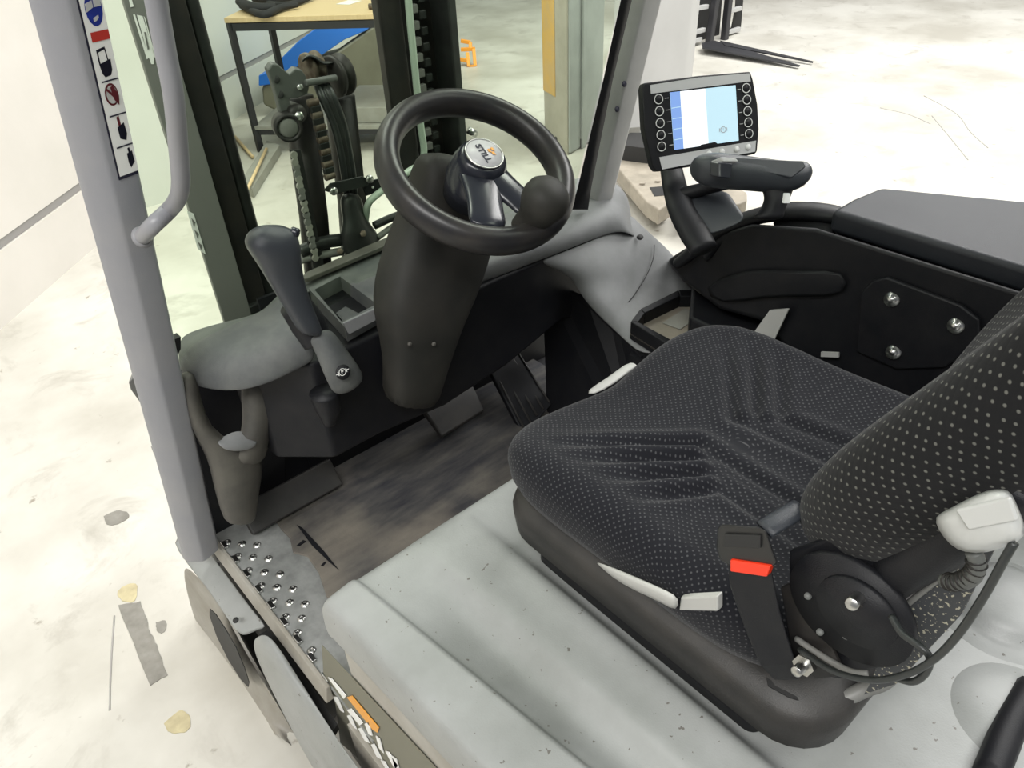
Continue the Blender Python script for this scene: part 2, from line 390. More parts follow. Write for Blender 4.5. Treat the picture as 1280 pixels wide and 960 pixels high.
tube('skid_mark', [P(1155, 120, z=.0004), P(1195, 142, z=.0004), P(1213, 165, z=.0004), P(1235, 185, z=.0004)], .004, 'crack', n=6, tag={'label': 'longer curved skid mark on the bright floor, farther from the armrest', 'category': 'skid mark'})
tube('skid_mark', [P(1100, 135, z=.0004), P(1135, 143, z=.0004), P(1163, 155, z=.0004)], .004, 'crack', n=6, tag={'label': 'short flat skid mark left of the two curved ones', 'category': 'skid mark'})

# ============================================================ BACKGROUND THINGS
# workbench
BX0, BX1 = V((2.36, 5.85, 0)), None
wbch = root('workbench', (2.7, 5.7, 0), 'black framed workbench with a pale wooden top by the back wall', 'workbench')
tz = .955
A = P(281, 29, z=tz); B = P(478, 24, z=tz); dv = (B - A).normalized(); nv = V((-dv.y, dv.x, 0)); B = A + dv * 1.5
prism('wooden_top', [A + V((0, 0, 0)), B, B + nv * .75, A + nv * .75], (0, 0, .035), 'wood', wbch, bevel=.004)
def bar(name, a, b, s, m, par, **k):
    bm = bmesh.new(); a, b = V(a), V(b); d = b - a
    q = d.to_track_quat('Z', 'Y').to_matrix()
    add_box(bm, (a + b) / 2, (s, s, d.length), q); return mk(name, bm, m, par, **k)
e = .025
for o_, zb in ((A + dv * e + nv * e, 0), (A + dv * (1.5 - e) + nv * e, 0), (A + dv * e + nv * (.75 - e), 0), (A + dv * (1.5 - e) + nv * (.75 - e), 0)):
    bar('leg', V((o_.x, o_.y, 0)), V((o_.x, o_.y, tz)), .045, 'frame', wbch)
for k_ in (0, 1):
    o_ = A + nv * (e + k_ * .70)
    bar('rail', V((o_.x, o_.y, tz - .03)) + dv * .05, V((o_.x, o_.y, tz - .03)) + dv * 1.45, .05, 'frame', wbch)
    o2 = A + dv * (e + k_ * 1.45) + nv * .05
    bar('rail', V((o2.x, o2.y, tz - .03)), V((o2.x, o2.y, tz - .03)) + nv * .65, .05, 'frame', wbch)
o_ = A + nv * e
bar('rail', V((o_.x, o_.y, .16)) + dv * .05, V((o_.x, o_.y, .16)) + dv * 1.45, .04, 'frame', wbch)
sh = V((A.x, A.y, .18))
prism('shelf', [sh + dv * .02, sh + dv * 1.48, sh + dv * 1.48 + nv * .72, sh + dv * .02 + nv * .72], (0, 0, .03), 'shelf', wbch, bevel=.003)
prism('shelf_box', [sh + dv * .7 + nv * .05 + V((0, 0, .031)), sh + dv * 1.46 + nv * .05 + V((0, 0, .031)), sh + dv * 1.46 + nv * .68 + V((0, 0, .031)), sh + dv * .7 + nv * .68 + V((0, 0, .031))], (0, 0, .12), 'shelf', None, bevel=.006,
      tag={'label': 'low grey steel box on the lower shelf of the workbench', 'category': 'box'})
# glove pair on bench
gl = root('work_gloves', P(335, 14, z=tz + .035), 'black work gloves lying on the corner of the wooden bench top', 'gloves')
for pts, r in (([(300, 2), (318, 10), (345, 8)], .05), ([(312, 12), (330, 18), (350, 10), (372, 6)], .035), ([(302, 8), (322, 16), (338, 18)], .03), ([(335, 4), (360, 6), (392, -4)], .03), ([(318, -2), (345, 0), (375, -6)], .045)):
    tube('glove_piece', [P(px, py, z=tz + .036 + r * .8) for px, py in pts], [r * .75, r, r * .6], 'cloth', gl, n=10, squash=(1, .8))
box('paper_sheet', P(436, 3, z=tz + .037), (.16, .12, .002), 'white', rot=rotZ(.4), tag={'label': 'white paper sheet on the bench top right of the gloves', 'category': 'paper'})
pp = P(466, 8, z=tz + .055); cyl('socket_bit', pp - dv * .03, pp + dv * .03, .02, 'rust', tag={'label': 'small rusty socket on the bench top beside the dark mast', 'category': 'socket'})
# cleaning machine with blue cover
cmr = root('floor_cleaning_machine', P(420, 130, z=0), 'olive grey floor cleaning machine with a blue cover behind the workbench', 'cleaning machine')
def cm(px, py, k=0): return P(px, py, y=6.75 + k)
ext = V((.5, .45, 0)) * .9
prism('tank_body', [cm(*p) for p in ((326, 108), (344, 95), (402, 78), (470, 30), (500, 50), (500, 140), (352, 158), (345, 140), (328, 132))], ext, 'molive', cmr, bevel=.03)
prism('blue_cover', [cm(*p, -.02) for p in ((323, 94), (340, 88), (352, 72), (372, 52), (396, 34), (420, 28), (462, 28), (459, 38), (430, 50), (398, 72), (362, 88), (340, 94), (338, 106), (323, 108))], ext * 1.05, 'mblue', cmr, bevel=.01)
wc = cm(455, 134, -.06)
lathe('wheel', [(.0, 0), (.07, 0), (.085, .01), (.11, .0), (.125, .02), (.125, .05), (.0, .05)], wc, (.3, -1, .1), 'shelf', cmr)
lathe('wheel_hub', [(0, .0), (.07, 0), (.06, .02), (0, .03)], wc + V((.02, -.06, 0)) * .5, (.3, -1, .1), 'mastd', cmr)
# planks leaning / lying under the bench
prism('timber_block', [P(x_, y_, z=0) for x_, y_ in ((303, 240), (318, 248), (352, 192), (336, 186))], (0, 0, .07), 'shelf', bevel=.004, tag={'label': 'short dirty timber block on the floor below the bench leg', 'category': 'timber'})
tube('wooden_stick', [P(309, 237, z=.09), P(333, 186, z=.09)], .012, 'wood', n=6, cm=0, tag={'label': 'pale wooden stick resting on the dirty timber block', 'category': 'stick'})
tube('wooden_stick', [P(294, 171, z=.02), P(316, 196, z=.02)], .014, 'wood', n=6, cm=0, tag={'label': 'pale wooden stick on the floor pointing at the bench leg', 'category': 'stick'})
# orange stand
os_ = root('orange_stand', P(590, 80, z=0), 'orange painted steel stand on the floor beyond the mast', 'stand')
for a_, b_ in (((576, 62), (594, 61)), ((592, 61), (594, 83)), ((594, 83), (586, 84)), ((586, 84), (584, 66)), ((576, 51), (588, 53)), ((588, 53), (588, 61)), ((575, 74), (584, 76))):
    bar('frame_bar', P(*a_, d=8.0), P(*b_, d=8.0), .035, 'orangep', os_, bevel=.004)
# grey column with yellow stripe
gc = root('grey_steel_column', P(715, 195, z=0), 'tall grey steel column with a worn yellow stripe beyond the windscreen', 'column')
c0 = P(684, 172, z=0); c1 = P(708, 190, z=0); c2 = P(775, 150, z=0); c3 = c0 + (c2 - c1)
dn = (c2 - c1).normalized()
c0 = P(683, 174, z=0); c1 = P(712, 194, z=0)
prism('front_panel', [c1, c1 + dn * .5, c1 + dn * .5 + (c0 - c1), c1 + dn * .02 + (c0 - c1)], (0, 0, 3.2), 'cgrey', gc, bevel=.02)
sd = (c1 - c0); so = V((-.012, -.004, 0)) + V((-sd.y, sd.x, 0)).normalized() * 0
nn = V((sd.y, -sd.x, 0)).normalized()
if nn.dot(EYE - c0) < 0: nn = -nn
prism('side_panel', [c0 + nn * .001, c0 + sd * .96 + nn * .001, c0 + sd * .96 + nn * .012, c0 + nn * .012], (0, 0, 3.2), 'colbeige', gc)
prism('yellow_stripe', [c0 + nn * .013, c0 + sd * .5 + nn * .013, c0 + sd * .5 + nn * .018, c0 + nn * .018], (0, 0, 2.5), 'yellow', gc).location.z += .38
c4 = c1 + dn * .16
nf = V((dn.y, -dn.x, 0))
if nf.dot(EYE - c1) < 0: nf = -nf
prism('edge_trim', [c4 + nf * .001, c4 + dn * .06 + nf * .001, c4 + dn * .06 + nf * .02, c4 + nf * .02], (0, 0, 3.2), 'cgrey', gc, bevel=.006)
box('base_shadow', (c1 + c0) / 2 + V((.12, -.02, .04)), (.22, .22, .08), 'tyre', gc, rot=rotZ(.6), bevel=.01)  # dark box standing in for the shadow at the column's base
# pale machine and its pallet fork
sm = root('stacker_machine', P(800, 180, z=0), 'light grey stacker machine body standing beyond the right pillar', 'stacker')
y3 = 3.42
q = [P(770, -60, y=y3), P(870, -60, y=y3), P(849, 152, y=y3), P(846, 186, y=y3), P(760, 186, y=y3)]
prism('body_panel', q, (.4, .22, 0), 'machine', sm, bevel=.015)
prism('lower_skirt', [P(768, 160, y=y3 - .02), P(850, 158, y=y3 - .02), P(848, 184, y=y3 - .02), P(768, 184, y=y3 - .02)], (0, .016, 0), 'machine', sm, bevel=.004)
prism('type_plate', [P(780, 160, y=y3 - .03), P(800, 159, y=y3 - .03), P(800, 167, y=y3 - .03), P(781, 168, y=y3 - .03)], (0, .008, 0), 'shelf', sm)
prism('under_body_gap', [P(760, 184, z=.2), P(855, 184, z=.2), P(850, 210, z=.2), P(775, 200, z=.2)], (0, 0, .1), 'tyre', sm)  # dark block standing in for the shaded gap under the body
f0 = [P(*p, z=.20) for p in ((772, 186), (790, 178), (838, 225), (842, 250), (824, 262), (808, 252), (770, 208))]
prism('pallet_fork', f0, (0, 0, -.10), 'beige', sm, bevel=.012)
f1 = [P(*p, z=.203) for p in ((812, 234), (838, 232), (842, 243), (818, 245))]
prism('fork_roller_slot', f1, (0, 0, -.005), 'tyre', sm)
for p in ((803, 229), (822, 226)):
    box('fork_lug', P(*p, z=.207), (.03, .03, .008), 'beige', sm, rot=rotZ(.6))
cyl('fork_roller', P(815, 263, z=.06), P(832, 268, z=.06), .045, 'rust', sm)
prism('pallet_fork', [P(*p, z=.2) for p in ((860, 232), (925, 236), (934, 240), (934, 250), (925, 254), (860, 262))], (0, 0, -.08), 'beige', sm, bevel=.012)
# second truck: fork carriage
fc = root('fork_carriage', P(870, 80, z=0), 'dark fork carriage with two thin forks lowered to the floor', 'fork carriage')
yc = 5.3
def fp(px, py, k=0): return P(px, py, y=yc + k)
prism('fork_blade', [P(877, 55, z=.06), P(893, 52, z=.06), P(1000, 83, z=.02), P(998, 84, z=.02), P(878, 61, z=.06)], (0, 0, .012), 'fork', fc)
prism('fork_blade', [P(900, 52, z=.06), P(906, 58, z=.06), P(1016, 79, z=.02), P(1016, 78, z=.02), P(918, 56, z=.06)], (0, 0, .012), 'fork', fc)
for a_, b_, s_ in (((899, -30), (886, 56), .07), ((914, -30), (905, 54), .07)):
    bar('fork_shank', fp(*a_), fp(*b_), s_, 'fork', fc, bevel=.01)
prism('carriage_frame', [fp(*p, .1) for p in ((922, -30), (932, -30), (926, 36), (918, 45), (905, 48), (905, 42), (915, 36), (920, 10))], (.05, .05, 0), 'tyre', fc)
for a_, b_ in (((850, 14), (884, 8)), ((850, 46), (880, 37)), ((850, 55), (876, 49)), ((905, 42), (924, 36)), ((912, 14), (926, 10))):
    bar('cross_bar', fp(*a_, .06), fp(*b_, .06), .045, 'machine', fc, bevel=.006)
prism('carriage_back', [fp(*p, .18) for p in ((830, -30), (905, -30), (898, 58), (860, 70), (830, 75))], (.05, .05, 0), 'tyre', fc)

# ============================================================ FORKLIFT
fk = root('forklift', (.83, .6, 0), 'grey forklift truck with open driver cab, seen from its left side', 'forklift')
CX = .83
# ---- step plate
sp = prism('step_plate', [(.262, 1.60, .59), (.262, .80, .59), (.44, .80, .59), (.44, 1.60, .59)], (0, 0, .01), 'plate', fk, label='bare metal tread plate with raised studs')
studs = [(283.7, 678), (302.5, 679.5), (321, 681), (297, 695), (316, 696.5), (335.5, 698), (310.5, 713), (330.5, 715), (350, 717.5),
         (326, 732), (346, 734), (366, 736), (341, 751), (362, 753), (381, 755), (357, 771), (377, 773), (372, 791), (389.5, 813)]
s0 = None
for i, (px, py) in enumerate(studs):
    p = P(px, py, z=.60)
    if s0 is None: s0 = lathe('stud', [(.0105, 0), (.0085, .0022), (.0055, .0042), (.0035, .0044), (.0028, .0035), (0, .0033)], p, (0, 0, 1), 'steel', sp, n=12)
    else: copy_mesh(s0, sp, p)
rim = prism('sill_rim', [(.243, 1.60, .560), (.262, 1.60, .560), (.262, 1.60, .607), (.252, 1.60, .607)], (0, -.645, 0), 'body', fk, bevel=.003)
for i in range(9):
    y_ = 1.475 - i * .062
    box('rim_tooth', (.266, y_, .603), (.012, .026, .010), 'steel', rim, rot=rotY(.3), bevel=.002)
# ---- cab floor
cabf = prism('cab_floor', [(.30, .80, .57), (1.42, .80, .57), (1.42, 1.62, .57), (.30, 1.62, .57)], (0, 0, .019), 'black', fk)
mp_ = [P(*p, z=.604) for p in ((345, 652), (352, 662), (362, 672), (366, 690), (384, 695), (398, 715), (408, 745))]
fm = prism('floor_mat', [(.36, 1.52, .592)] + [V((p.x, p.y, .592)) for p in mp_] + [(.40, .80, .592), (1.36, .80, .592), (1.36, 1.56, .592), (.36, 1.56, .592)], (0, 0, .012), 'mat', fk, bevel=.003, label='scuffed black rubber floor mat')
prism('mat_slot', [P(*p, z=.6045) for p in ((371, 656), (378, 660), (404, 688), (424, 713), (412, 703), (390, 682))], (0, 0, .001), 'black', fm)
prism('mat_slot', [P(*p, z=.6045) for p in ((371, 682), (379, 675), (383, 677), (374, 683))], (0, 0, .001), 'black', fm)
prism('mat_slot', [P(*p, z=.6045) for p in ((401, 707), (406, 702), (408, 703), (404, 708))], (0, 0, .001), 'black', fm)
# pedals, seen dimly under the dash
ped = P(620, 480, z=.66)
prism('accelerator_pedal', [P(600, 440, y=1.50), P(640, 425, y=1.50), P(690, 505, y=1.28), P(655, 545, y=1.28)], (0, .01, -.015), 'black', fk, bevel=.004)
for k_ in range(5):
    a_ = P(607 + k_ * 8, 443 - k_ * 4, y=1.495); b_ = P(655 + k_ * 8, 535 - k_ * 8, y=1.285)
    tube('pedal_groove', [a_, b_], .003, 'seatplastic', bpy.data.objects['accelerator_pedal'], n=6, cm=0)
prism('brake_pedal', [P(520, 500, y=1.46), P(590, 478, y=1.46), P(606, 512, y=1.36), P(553, 545, y=1.36)], (0, .012, -.02), 'seatplastic', fk, bevel=.006)
prism('toe_board', [(.55, 1.53, .59), (1.42, 1.53, .59), (1.42, 1.58, 1.14), (.55, 1.58, 1.14)], (0, .01, 0), 'black', fk)
prism('toe_board', [(.36, 1.53, .59), (.55, 1.53, .59), (.55, 1.57, .9), (.36, 1.57, .9)], (0, .01, 0), 'black', fk)
box('toe_strip', ((.46), 1.47, .645), (.26, .08, .02), 'seatplastic', fk, rot=rotX(.9), bevel=.006)
# ---- left sill, fender and wheel arch
grid('front_fender', [[P(213, 675, z=.555), P(228, 668, z=.56), P(250, 680, z=.565), P(262, 690, z=.57)], [P(232, 703, z=.55), P(246, 702, z=.558), P(270, 708, z=.562), P(280, 714, z=.565)],
     [P(258, 734, z=.54), P(272, 732, z=.552), P(292, 738, z=.558), P(302, 744, z=.56)], [P(278, 764, z=.53), P(294, 764, z=.545), P(312, 764, z=.555), P(322, 770, z=.555)], [P(300, 796, z=.52), P(310, 796, z=.53), P(322, 788, z=.54), P(338, 786, z=.55)]], 'hood', fk, solid=.004, sub=1, label='thin pale fender sheet bolted under the pillar')
for px, py in ((295, 775), (229, 682), (272, 706)):
    lathe('fender_hole', [(0, 0), (.007, 0), (.007, .001), (0, .001)], P(px, py, z=.562) + V((-.001, -.003, .003)), (-.3, -.3, 1), 'tyre', fk, n=12)
# outer body side
grid('wheel_arch_panel', [[P(228, 700, x=.195), P(246, 716, x=.21), P(275, 750, x=.225)], [P(232, 735, x=.185), P(256, 748, x=.205), P(290, 780, x=.225)],
     [P(248, 790, x=.175), P(280, 800, x=.20), P(318, 830, x=.225)], [P(276, 842, x=.17), P(306, 850, x=.195), P(345, 872, x=.225)],
     [P(306, 884, x=.17), P(332, 892, x=.19), P(368, 918, x=.225)], [P(330, 912, x=.175), P(356, 925, x=.19), P(385, 955, x=.225)]], 'body', fk, solid=.006, sub=2, label='dusty beige wheel arch panel')
ar = [(0, -1), (.45, -.86), (.8, -.45), (1, 0), (.8, .5), (.45, .88), (0, 1), (-.5, .8), (-.9, .3), (-.9, -.3), (-.5, -.82)]
prism('arch_opening', [P(286 + 9 * a_ + 24 * b_, 810 + 0 * a_ + 49 * b_, x=.18) for a_, b_ in ar], (.002, 0, 0), 'tyre', fk, label='dark opening of the wheel arch')
lathe('front_tyre', [(.14, 0), (.24, 0), (.265, .03), (.265, .19), (.24, .22), (.14, .22)], (.24, 1.42, .266), (1, 0, 0), 'tyre', fk, n=40, closed=True)
lathe('front_tyre', [(.14, 0), (.24, 0), (.265, .03), (.265, .19), (.24, .22), (.14, .22)], (1.20, 1.42, .266), (1, 0, 0), 'tyre', fk, n=40, closed=True)
lathe('front_rim', [(0, .05), (.06, .05), (.10, .08), (.14, .06), (.14, .2), (0, .2)], (.24, 1.42, .266), (1, 0, 0), 'machine', fk, n=32)
prism('sill_slot', [P(*p, z=.5) for p in ((324, 793), (333, 788), (346, 796), (422, 905), (414, 918), (395, 893))], (0, 0, -.02), 'tyre', fk, label='dark gap between step and side beam')
grid('side_beam', [[P(315, 800, x=.205), P(324, 792, x=.215), P(337, 790, x=.232)], [P(328, 836, x=.20), P(350, 832, x=.212), P(368, 838, x=.232)], [P(346, 872, x=.20), P(372, 868, x=.212), P(394, 876, x=.232)],
     [P(376, 932, x=.20), P(402, 925, x=.212), P(427, 928, x=.232)], [P(402, 975, x=.20), P(440, 968, x=.212), P(470, 985, x=.232)], [P(450, 1060, x=.20), P(500, 1060, x=.212), P(540, 1060, x=.232)]], 'hood', fk, solid=.008, sub=2, label='thick dusty side beam below the step')
prism('chassis_side', [(.255, -.6, .2), (.30, -.6, .2), (.30, .9, .2), (.255, .9, .2)], (0, 0, .34), 'body', fk)
# perforated pedal bracket outside the pillar
pb = prism('perforated_bracket', [P(*p, y=1.72) for p in ((192, 566), (205, 562), (240, 660), (232, 665))], (.004, .03, 0), 'mastg', fk)
for (x_, y_, s_) in ((203, 585, 1.0), (213, 611, .7), (222, 636, 1.2)):
    prism('bracket_hole', [P(x_ + a_, y_ + b_, y=1.718) for a_, b_ in ((-4 * s_, -9 * s_), (2 * s_, -9 * s_), (6 * s_, 9 * s_), (0, 9 * s_))], (0, .001, 0), 'tyre', pb)
prism('front_foot', [P(*p, y=2.0) for p in ((160, 478), (174, 462), (186, 466), (205, 520), (190, 525), (163, 488))], (.06, .10, 0), 'mastg', fk, bevel=.005)

box('chassis_nose', (.83, 1.72, .40), (1.14, .12, .22), 'mastg', fk, bevel=.01)
box('carriage_bar', (.83, 2.06, .66), (.98, .04, .10), 'mastd', fk, bevel=.006)
# ---- hood (engine/battery cover)
def hood():
    ys = [.836, .828, .81, .78, .70, .6, .5, .4, .3, .2, .1, 0, -.1, -.25, -.45]
    rows = []
    for i, y_ in enumerate(ys):
        f_ = (.83 - y_)
        xe = .258 + f_ * .045; xc_ = .318 + f_ * .115 if y_ < .83 else .318; xl2 = .42 + max(f_, 0) * .05; xs = .575
        dz = [-.016, -.003, 0, 0][i] if i < 4 else 0
        g = max(0, min(1, f_ / .25)); h = max(0, min(1, (.83 - y_) / .12))
        prof = [(xe + .004, .90), (xe - .003, .906), (xe - .003, .95), (xe - .001, .985), (xe + .004, .996), (xe + .014, 1.0), (xc_ - .012, 1.004), (xc_ - .004, 1.006), (xc_ + .001, 1.002), (xc_ + .004, .998 - .003 * h), (xc_ + .016, .998 - .003 * h - .006 * g),
                (xl2 - .03, .998 - .005 * h - .020 * g), (xl2 - .005, .998 - .005 * h - .018 * g), (xl2 + .02, 1.0 - .002 * h), (xl2 + .03, 1.0 + .003 * h), (xs - .07, 1.0 + .003 * h), (xs - .04, 1.0 + .014 * g), (xs - .028, 1.0 + .010 * g), (xs - .012, 1.0 - .016 * g), (xs + .03, 1.0 - .015 * g), (.83, 1.0 - .010 * g), (1.10, 1.0 - .010 * g), (1.33, 1.0), (1.38, .995), (1.40, .95), (1.41, .80)]
        rows.append([(a, y_, b + (dz if b > .9 else 0)) for a, b in prof])
    front = [(x_, .838, min(z_, .97)) for x_, y_, z_ in rows[0]]; low = [(x_, .838, .91) for x_, y_, z_ in rows[0]]
    return grid('hood', [low, front] + rows, 'hood', fk, solid=0.003, sub=2, label='worn light grey painted hood under the seat')
hd = hood()
prism('hood_front_panel', [(.272, .80, .55), (1.40, .80, .55), (1.40, .80, .94), (.272, .80, .94)], (0, .03, 0), 'body', fk)
# dome boss and ridge behind the seat
lathe('hood_boss', [(.12, 0), (.105, .008), (.095, .016), (.085, .015), (.075, .020), (.07, .032), (.05, .042), (0, .046)], (1.03, .085, .984), (0, 0, 1), 'hood', hd, n=32)
lathe('hood_mound', [(.09, 0), (.08, .006), (.05, .014), (0, .018)], (.86, .0, .988), (0, 0, 1), 'hood', hd, n=32)
tube('hood_rear_seal', [P(1235, 975, z=1.0), P(1262, 910, z=1.0), P(1290, 860, z=1.0)], .02, 'black', fk)
# side panel with lettering band
def sidept(px, py): return P(px, py, x=.266)
prism('hood_side_panel', [(.268, .826, .55), (.268, .826, .915), (.268, -.6, .915), (.268, -.6, .55)], (.03, 0, 0), 'body', fk, label='dusty panel below the hood edge')
prism('side_infill', [(.2655, .975, .3), (.2655, .975, .60), (.2655, .83, .68), (.2655, .78, .68), (.2655, .78, .3)], (.005, 0, 0), 'body', fk)
band = prism('name_band', [sidept(*p) for p in ((403, 806), (546, 960), (590, 1010), (520, 1010), (426, 928), (420, 880), (405, 840))], (-.0015, 0, 0), 'olive', fk, label='olive name band with white letters on the hood side')
a_ = sidept(427, 842) - V((.004, 0, 0)); 
u1 = (sidept(520, 950) - sidept(430, 850)).normalized()
def bandquad(name, pts, m): return prism(name, [sidept(*p) - V((.003, 0, 0)) for p in pts], (-.0015, 0, 0), m, band)
bandquad('orange_bar', [(436, 870), (442, 868), (476, 908), (474, 914), (468, 910)], 'orange')
for pts in ([(412, 845), (417, 847), (435, 868), (432, 872)], [(418, 869), (424, 870), (432, 889), (428, 887)], [(436, 886), (441, 884), (456, 902), (452, 905)], [(436, 893), (440, 892), (448, 910), (442, 906)],
            [(458, 903), (463, 901), (468, 918), (463, 916)], [(450, 909), (454, 908), (464, 927), (458, 924)], [(472, 918), (477, 922), (482, 940), (476, 933)], [(466, 929), (470, 928), (480, 948), (473, 944)],
            [(484, 937), (488, 938), (500, 955), (496, 960)], [(492, 943), (498, 947), (502, 962), (497, 962)], [(478, 948), (483, 950), (492, 966), (486, 962)]):
    bandquad('white_letter_stroke', pts, 'white')

# ---- left front pillar with sticker and hand rail
pA = P(80, 0, x=.275); pB = P(243, 662, x=.215); dA = (pA - pB)
prof = [(-.040, .006), (-.034, -.014), (-.009, -.036), (-.002, -.038), (.036, -.028), (.041, -.016), (.040, .020), (.02, .036), (-.026, .034)]
def pil(t, i, s=0): 
    o = pB + dA * t; return V((o.x + prof[i][0] + s * 0, o.y + prof[i][1], o.z))
def pillar_ring(o, sc=1): return [V((o.x + a * sc, o.y + b * sc, o.z)) for a, b in prof]
lp = loft('front_left_pillar', [pillar_ring(pB + dA * t) for t in (-.08, 0, .5, 1, 1.35)], 'pillar', fk, sub=0, bevel=.004, label='blue-grey painted left front pillar of the overhead guard')
for p in lp.data.polygons: p.use_smooth = True
def face(s, t, out=.0012):
    """point on the pillar's rear inner face: s across 0..1, t along"""
    a = V((*prof[3], 0)) * (1 - s) + V((*prof[4], 0)) * s; n_ = V((.24, -.97, 0))
    return pB + dA * t + a + n_ * out
def tpix(py): # parameter along the pillar for an image row (front crease)
    lo, hi = -.2, 1.4
    for _ in range(30):
        m_ = (lo + hi) / 2; q_ = RR.transposed() @ (face(.5, m_) - EYE)
        yy = 480 + F * q_.y / q_.z
        if yy > py: lo = m_
        else: hi = m_
    return lo
def sticker(name, s0, s1, y0, y1, m, par, out=.0012, th=.0006):
    bm = bmesh.new(); t0, t1 = tpix(y0), tpix(y1); n_ = 8
    f_ = [[bm.verts.new(face(s0 + (s1 - s0) * i / n_, t, out + o_)) for i in range(n_ + 1)] for o_ in (0, th) for t in (t0, t1)]
    for i in range(n_):
        bm.faces.new((f_[2][i], f_[2][i + 1], f_[3][i + 1], f_[3][i])); bm.faces.new((f_[0][i], f_[1][i], f_[1][i + 1], f_[0][i + 1]))
    return mk(name, bm, m, par, smooth=False)
def glyph(name, pts, m, par, out=.0026):
    """pts: (s, image row) list"""
    bm = bmesh.new(); v = [bm.verts.new(face(s, tpix(y), out)) for s, y in pts]; bm.faces.new(v)
    r = bmesh.ops.solidify(bm, geom=bm.faces[:], thickness=.0004)
    return mk(name, bm, m, par)
sticker('sticker_backing', .18, 1.02, -30, 222, 'dark', lp, .0008)
sticker('sticker_sheet', .24, 1.02, -30, 218, 'white', lp, .0016)
sticker('sticker_red_band', .36, 1.0, 40, 52, 'red', lp, .0024)
for y_ in (101, 144, 183): sticker('sticker_divider', .36, 1.0, y_, y_ + 1.6, 'dark', lp, .0024)
circ = lambda cs, cy, rs, ry, n_=16: [(cs + rs * math.cos(2 * math.pi * i / n_), cy + ry * math.sin(2 * math.pi * i / n_)) for i in range(n_)]
glyph('sticker_blue_disc', circ(.66, 12, .30, 22), 'blue', lp)
glyph('sticker_book', [(.38, 4), (.64, 1), (.64, 10), (.38, 15)], 'white', lp, .0034); glyph('sticker_book', [(.67, 1), (.92, 0), (.92, 10), (.67, 10)], 'white', lp, .0034)
glyph('sticker_figure', [(.56, 23), (.76, 20), (.76, 24), (.66, 27), (.56, 28)], 'white', lp, .0034)
glyph('sticker_truck', [(.42, 80), (.86, 76), (.84, 90), (.76, 96), (.54, 97), (.46, 92)], 'dark', lp)
glyph('sticker_truck', [(.42, 66), (.47, 65), (.47, 80), (.42, 80)], 'dark', lp); glyph('sticker_truck', [(.42, 62), (.74, 60), (.74, 63), (.42, 66)], 'dark', lp); glyph('sticker_truck', [(.71, 62), (.75, 62), (.78, 77), (.74, 78)], 'dark', lp)
glyph('sticker_prohibition_ring', circ(.62, 119, .25, 14), 'maroon', lp); glyph('sticker_prohibition_fill', circ(.62, 119, .20, 11.5), 'white', lp, .0034)
glyph('sticker_figure', [(.6, 110), (.7, 108), (.86, 122), (.8, 134), (.66, 126)], 'maroon', lp, .0042); glyph('sticker_slash', [(.42, 112), (.47, 110), (.84, 127), (.8, 130)], 'maroon', lp, .0044)
glyph('sticker_truck', [(.56, 160), (.84, 156), (.88, 170), (.8, 178), (.58, 174)], 'dark', lp); glyph('sticker_truck', [(.6, 148), (.7, 146), (.72, 158), (.62, 159)], 'maroon', lp)
glyph('sticker_truck', [(.70, 194), (.92, 192), (.94, 206), (.76, 212), (.7, 206)], 'dark', lp); glyph('sticker_truck', [(.76, 188), (.84, 187), (.86, 192), (.78, 194)], 'dark', lp)
hr = tube('hand_rail', [P(177, 297, y=1.195), P(192, 281, y=1.15), P(212, 262, x=.31), P(222, 248, x=.315), P(226, 228, x=.315), P(223, 185, x=.315), P(217, 120, x=.315), P(206, 60, x=.315), P(195, 0, x=.315), P(186, -60, x=.315), P(180, -120, x=.315), P(176, -165, x=.305) + V((0, .09, .03)), pB + dA * 1.26], .0125, 'pillar', fk, n=16, label='bent tubular grey grab rail on the left pillar')
lathe('weld_bead', [(.0125, 0), (.017, .003), (.0125, .007)], P(177, 297, y=1.195), (.3, -1, .5), 'pillar', hr)

# ---- right front pillar
rA = P(806, 0, x=1.36); rB = P(750, 243, x=1.40); dR = rA - rB
rp = loft('front_right_pillar', [[V((o.x - a, o.y + b, o.z)) for a, b in prof] for o in (rB + dR * t for t in (-.9, 0, .5, 1, 1.9))], 'pillar2', fk, sub=0, bevel=.004, label='pale grey right front pillar of the overhead guard')
for px, py in ((780, 105), (771, 136.5)):
    lathe('bolt_hole', [(0, 0), (.0065, 0), (.0065, .002), (0, .002)], P(px, py, y=rB.y + dR.y * ((240 - py) / 240.0) - .041), (-.1, -1, .3), 'dark', rp, n=14)
sl = loft('pillar_seal', [[P(x0, y_, y=yy), P(x1, y_, y=yy), P(x1, y_, y=yy + .02), P(x0, y_, y=yy + .02)] for x0, x1, y_, yy in ((714, 735, 262, 1.215), (722, 739, 235, 1.2), (754, 766, 100, 1.14), (776, 790, 0, 1.08), (790, 802, -60, 1.05))], 'black', fk, sub=0, label='black rubber edge seal of the windscreen')
# ---- windscreen
g0, g1, g2, g3 = V((.275, 1.40, 1.16)), V((1.405, 1.40, 1.16)), V((1.36, 1.06, 2.2)), V((.32, 1.06, 2.2))
ws = prism('windscreen', [g0, g1, g2, g3], (0, .005, .001), 'glass', fk, label='green tinted front windscreen')

# ---- overhead guard roof (above the frame)
og = node('overhead_guard', (CX, .5, 2.25), fk)
for x_ in (.32, 1.34): bar('roof_beam', (x_, -.55, 2.25), (x_, 1.05, 2.25), .07, 'pillar', og, bevel=.008)
for i in range(9): box('roof_slat', (CX, -.45 + i * .185, 2.25), (.98, .09, .02), 'pillar', og)
prism('roof_pane', [(.34, -.5, 2.275), (1.32, -.5, 2.275), (1.32, 1.0, 2.275), (.34, 1.0, 2.275)], (0, 0, .006), 'glass', og)

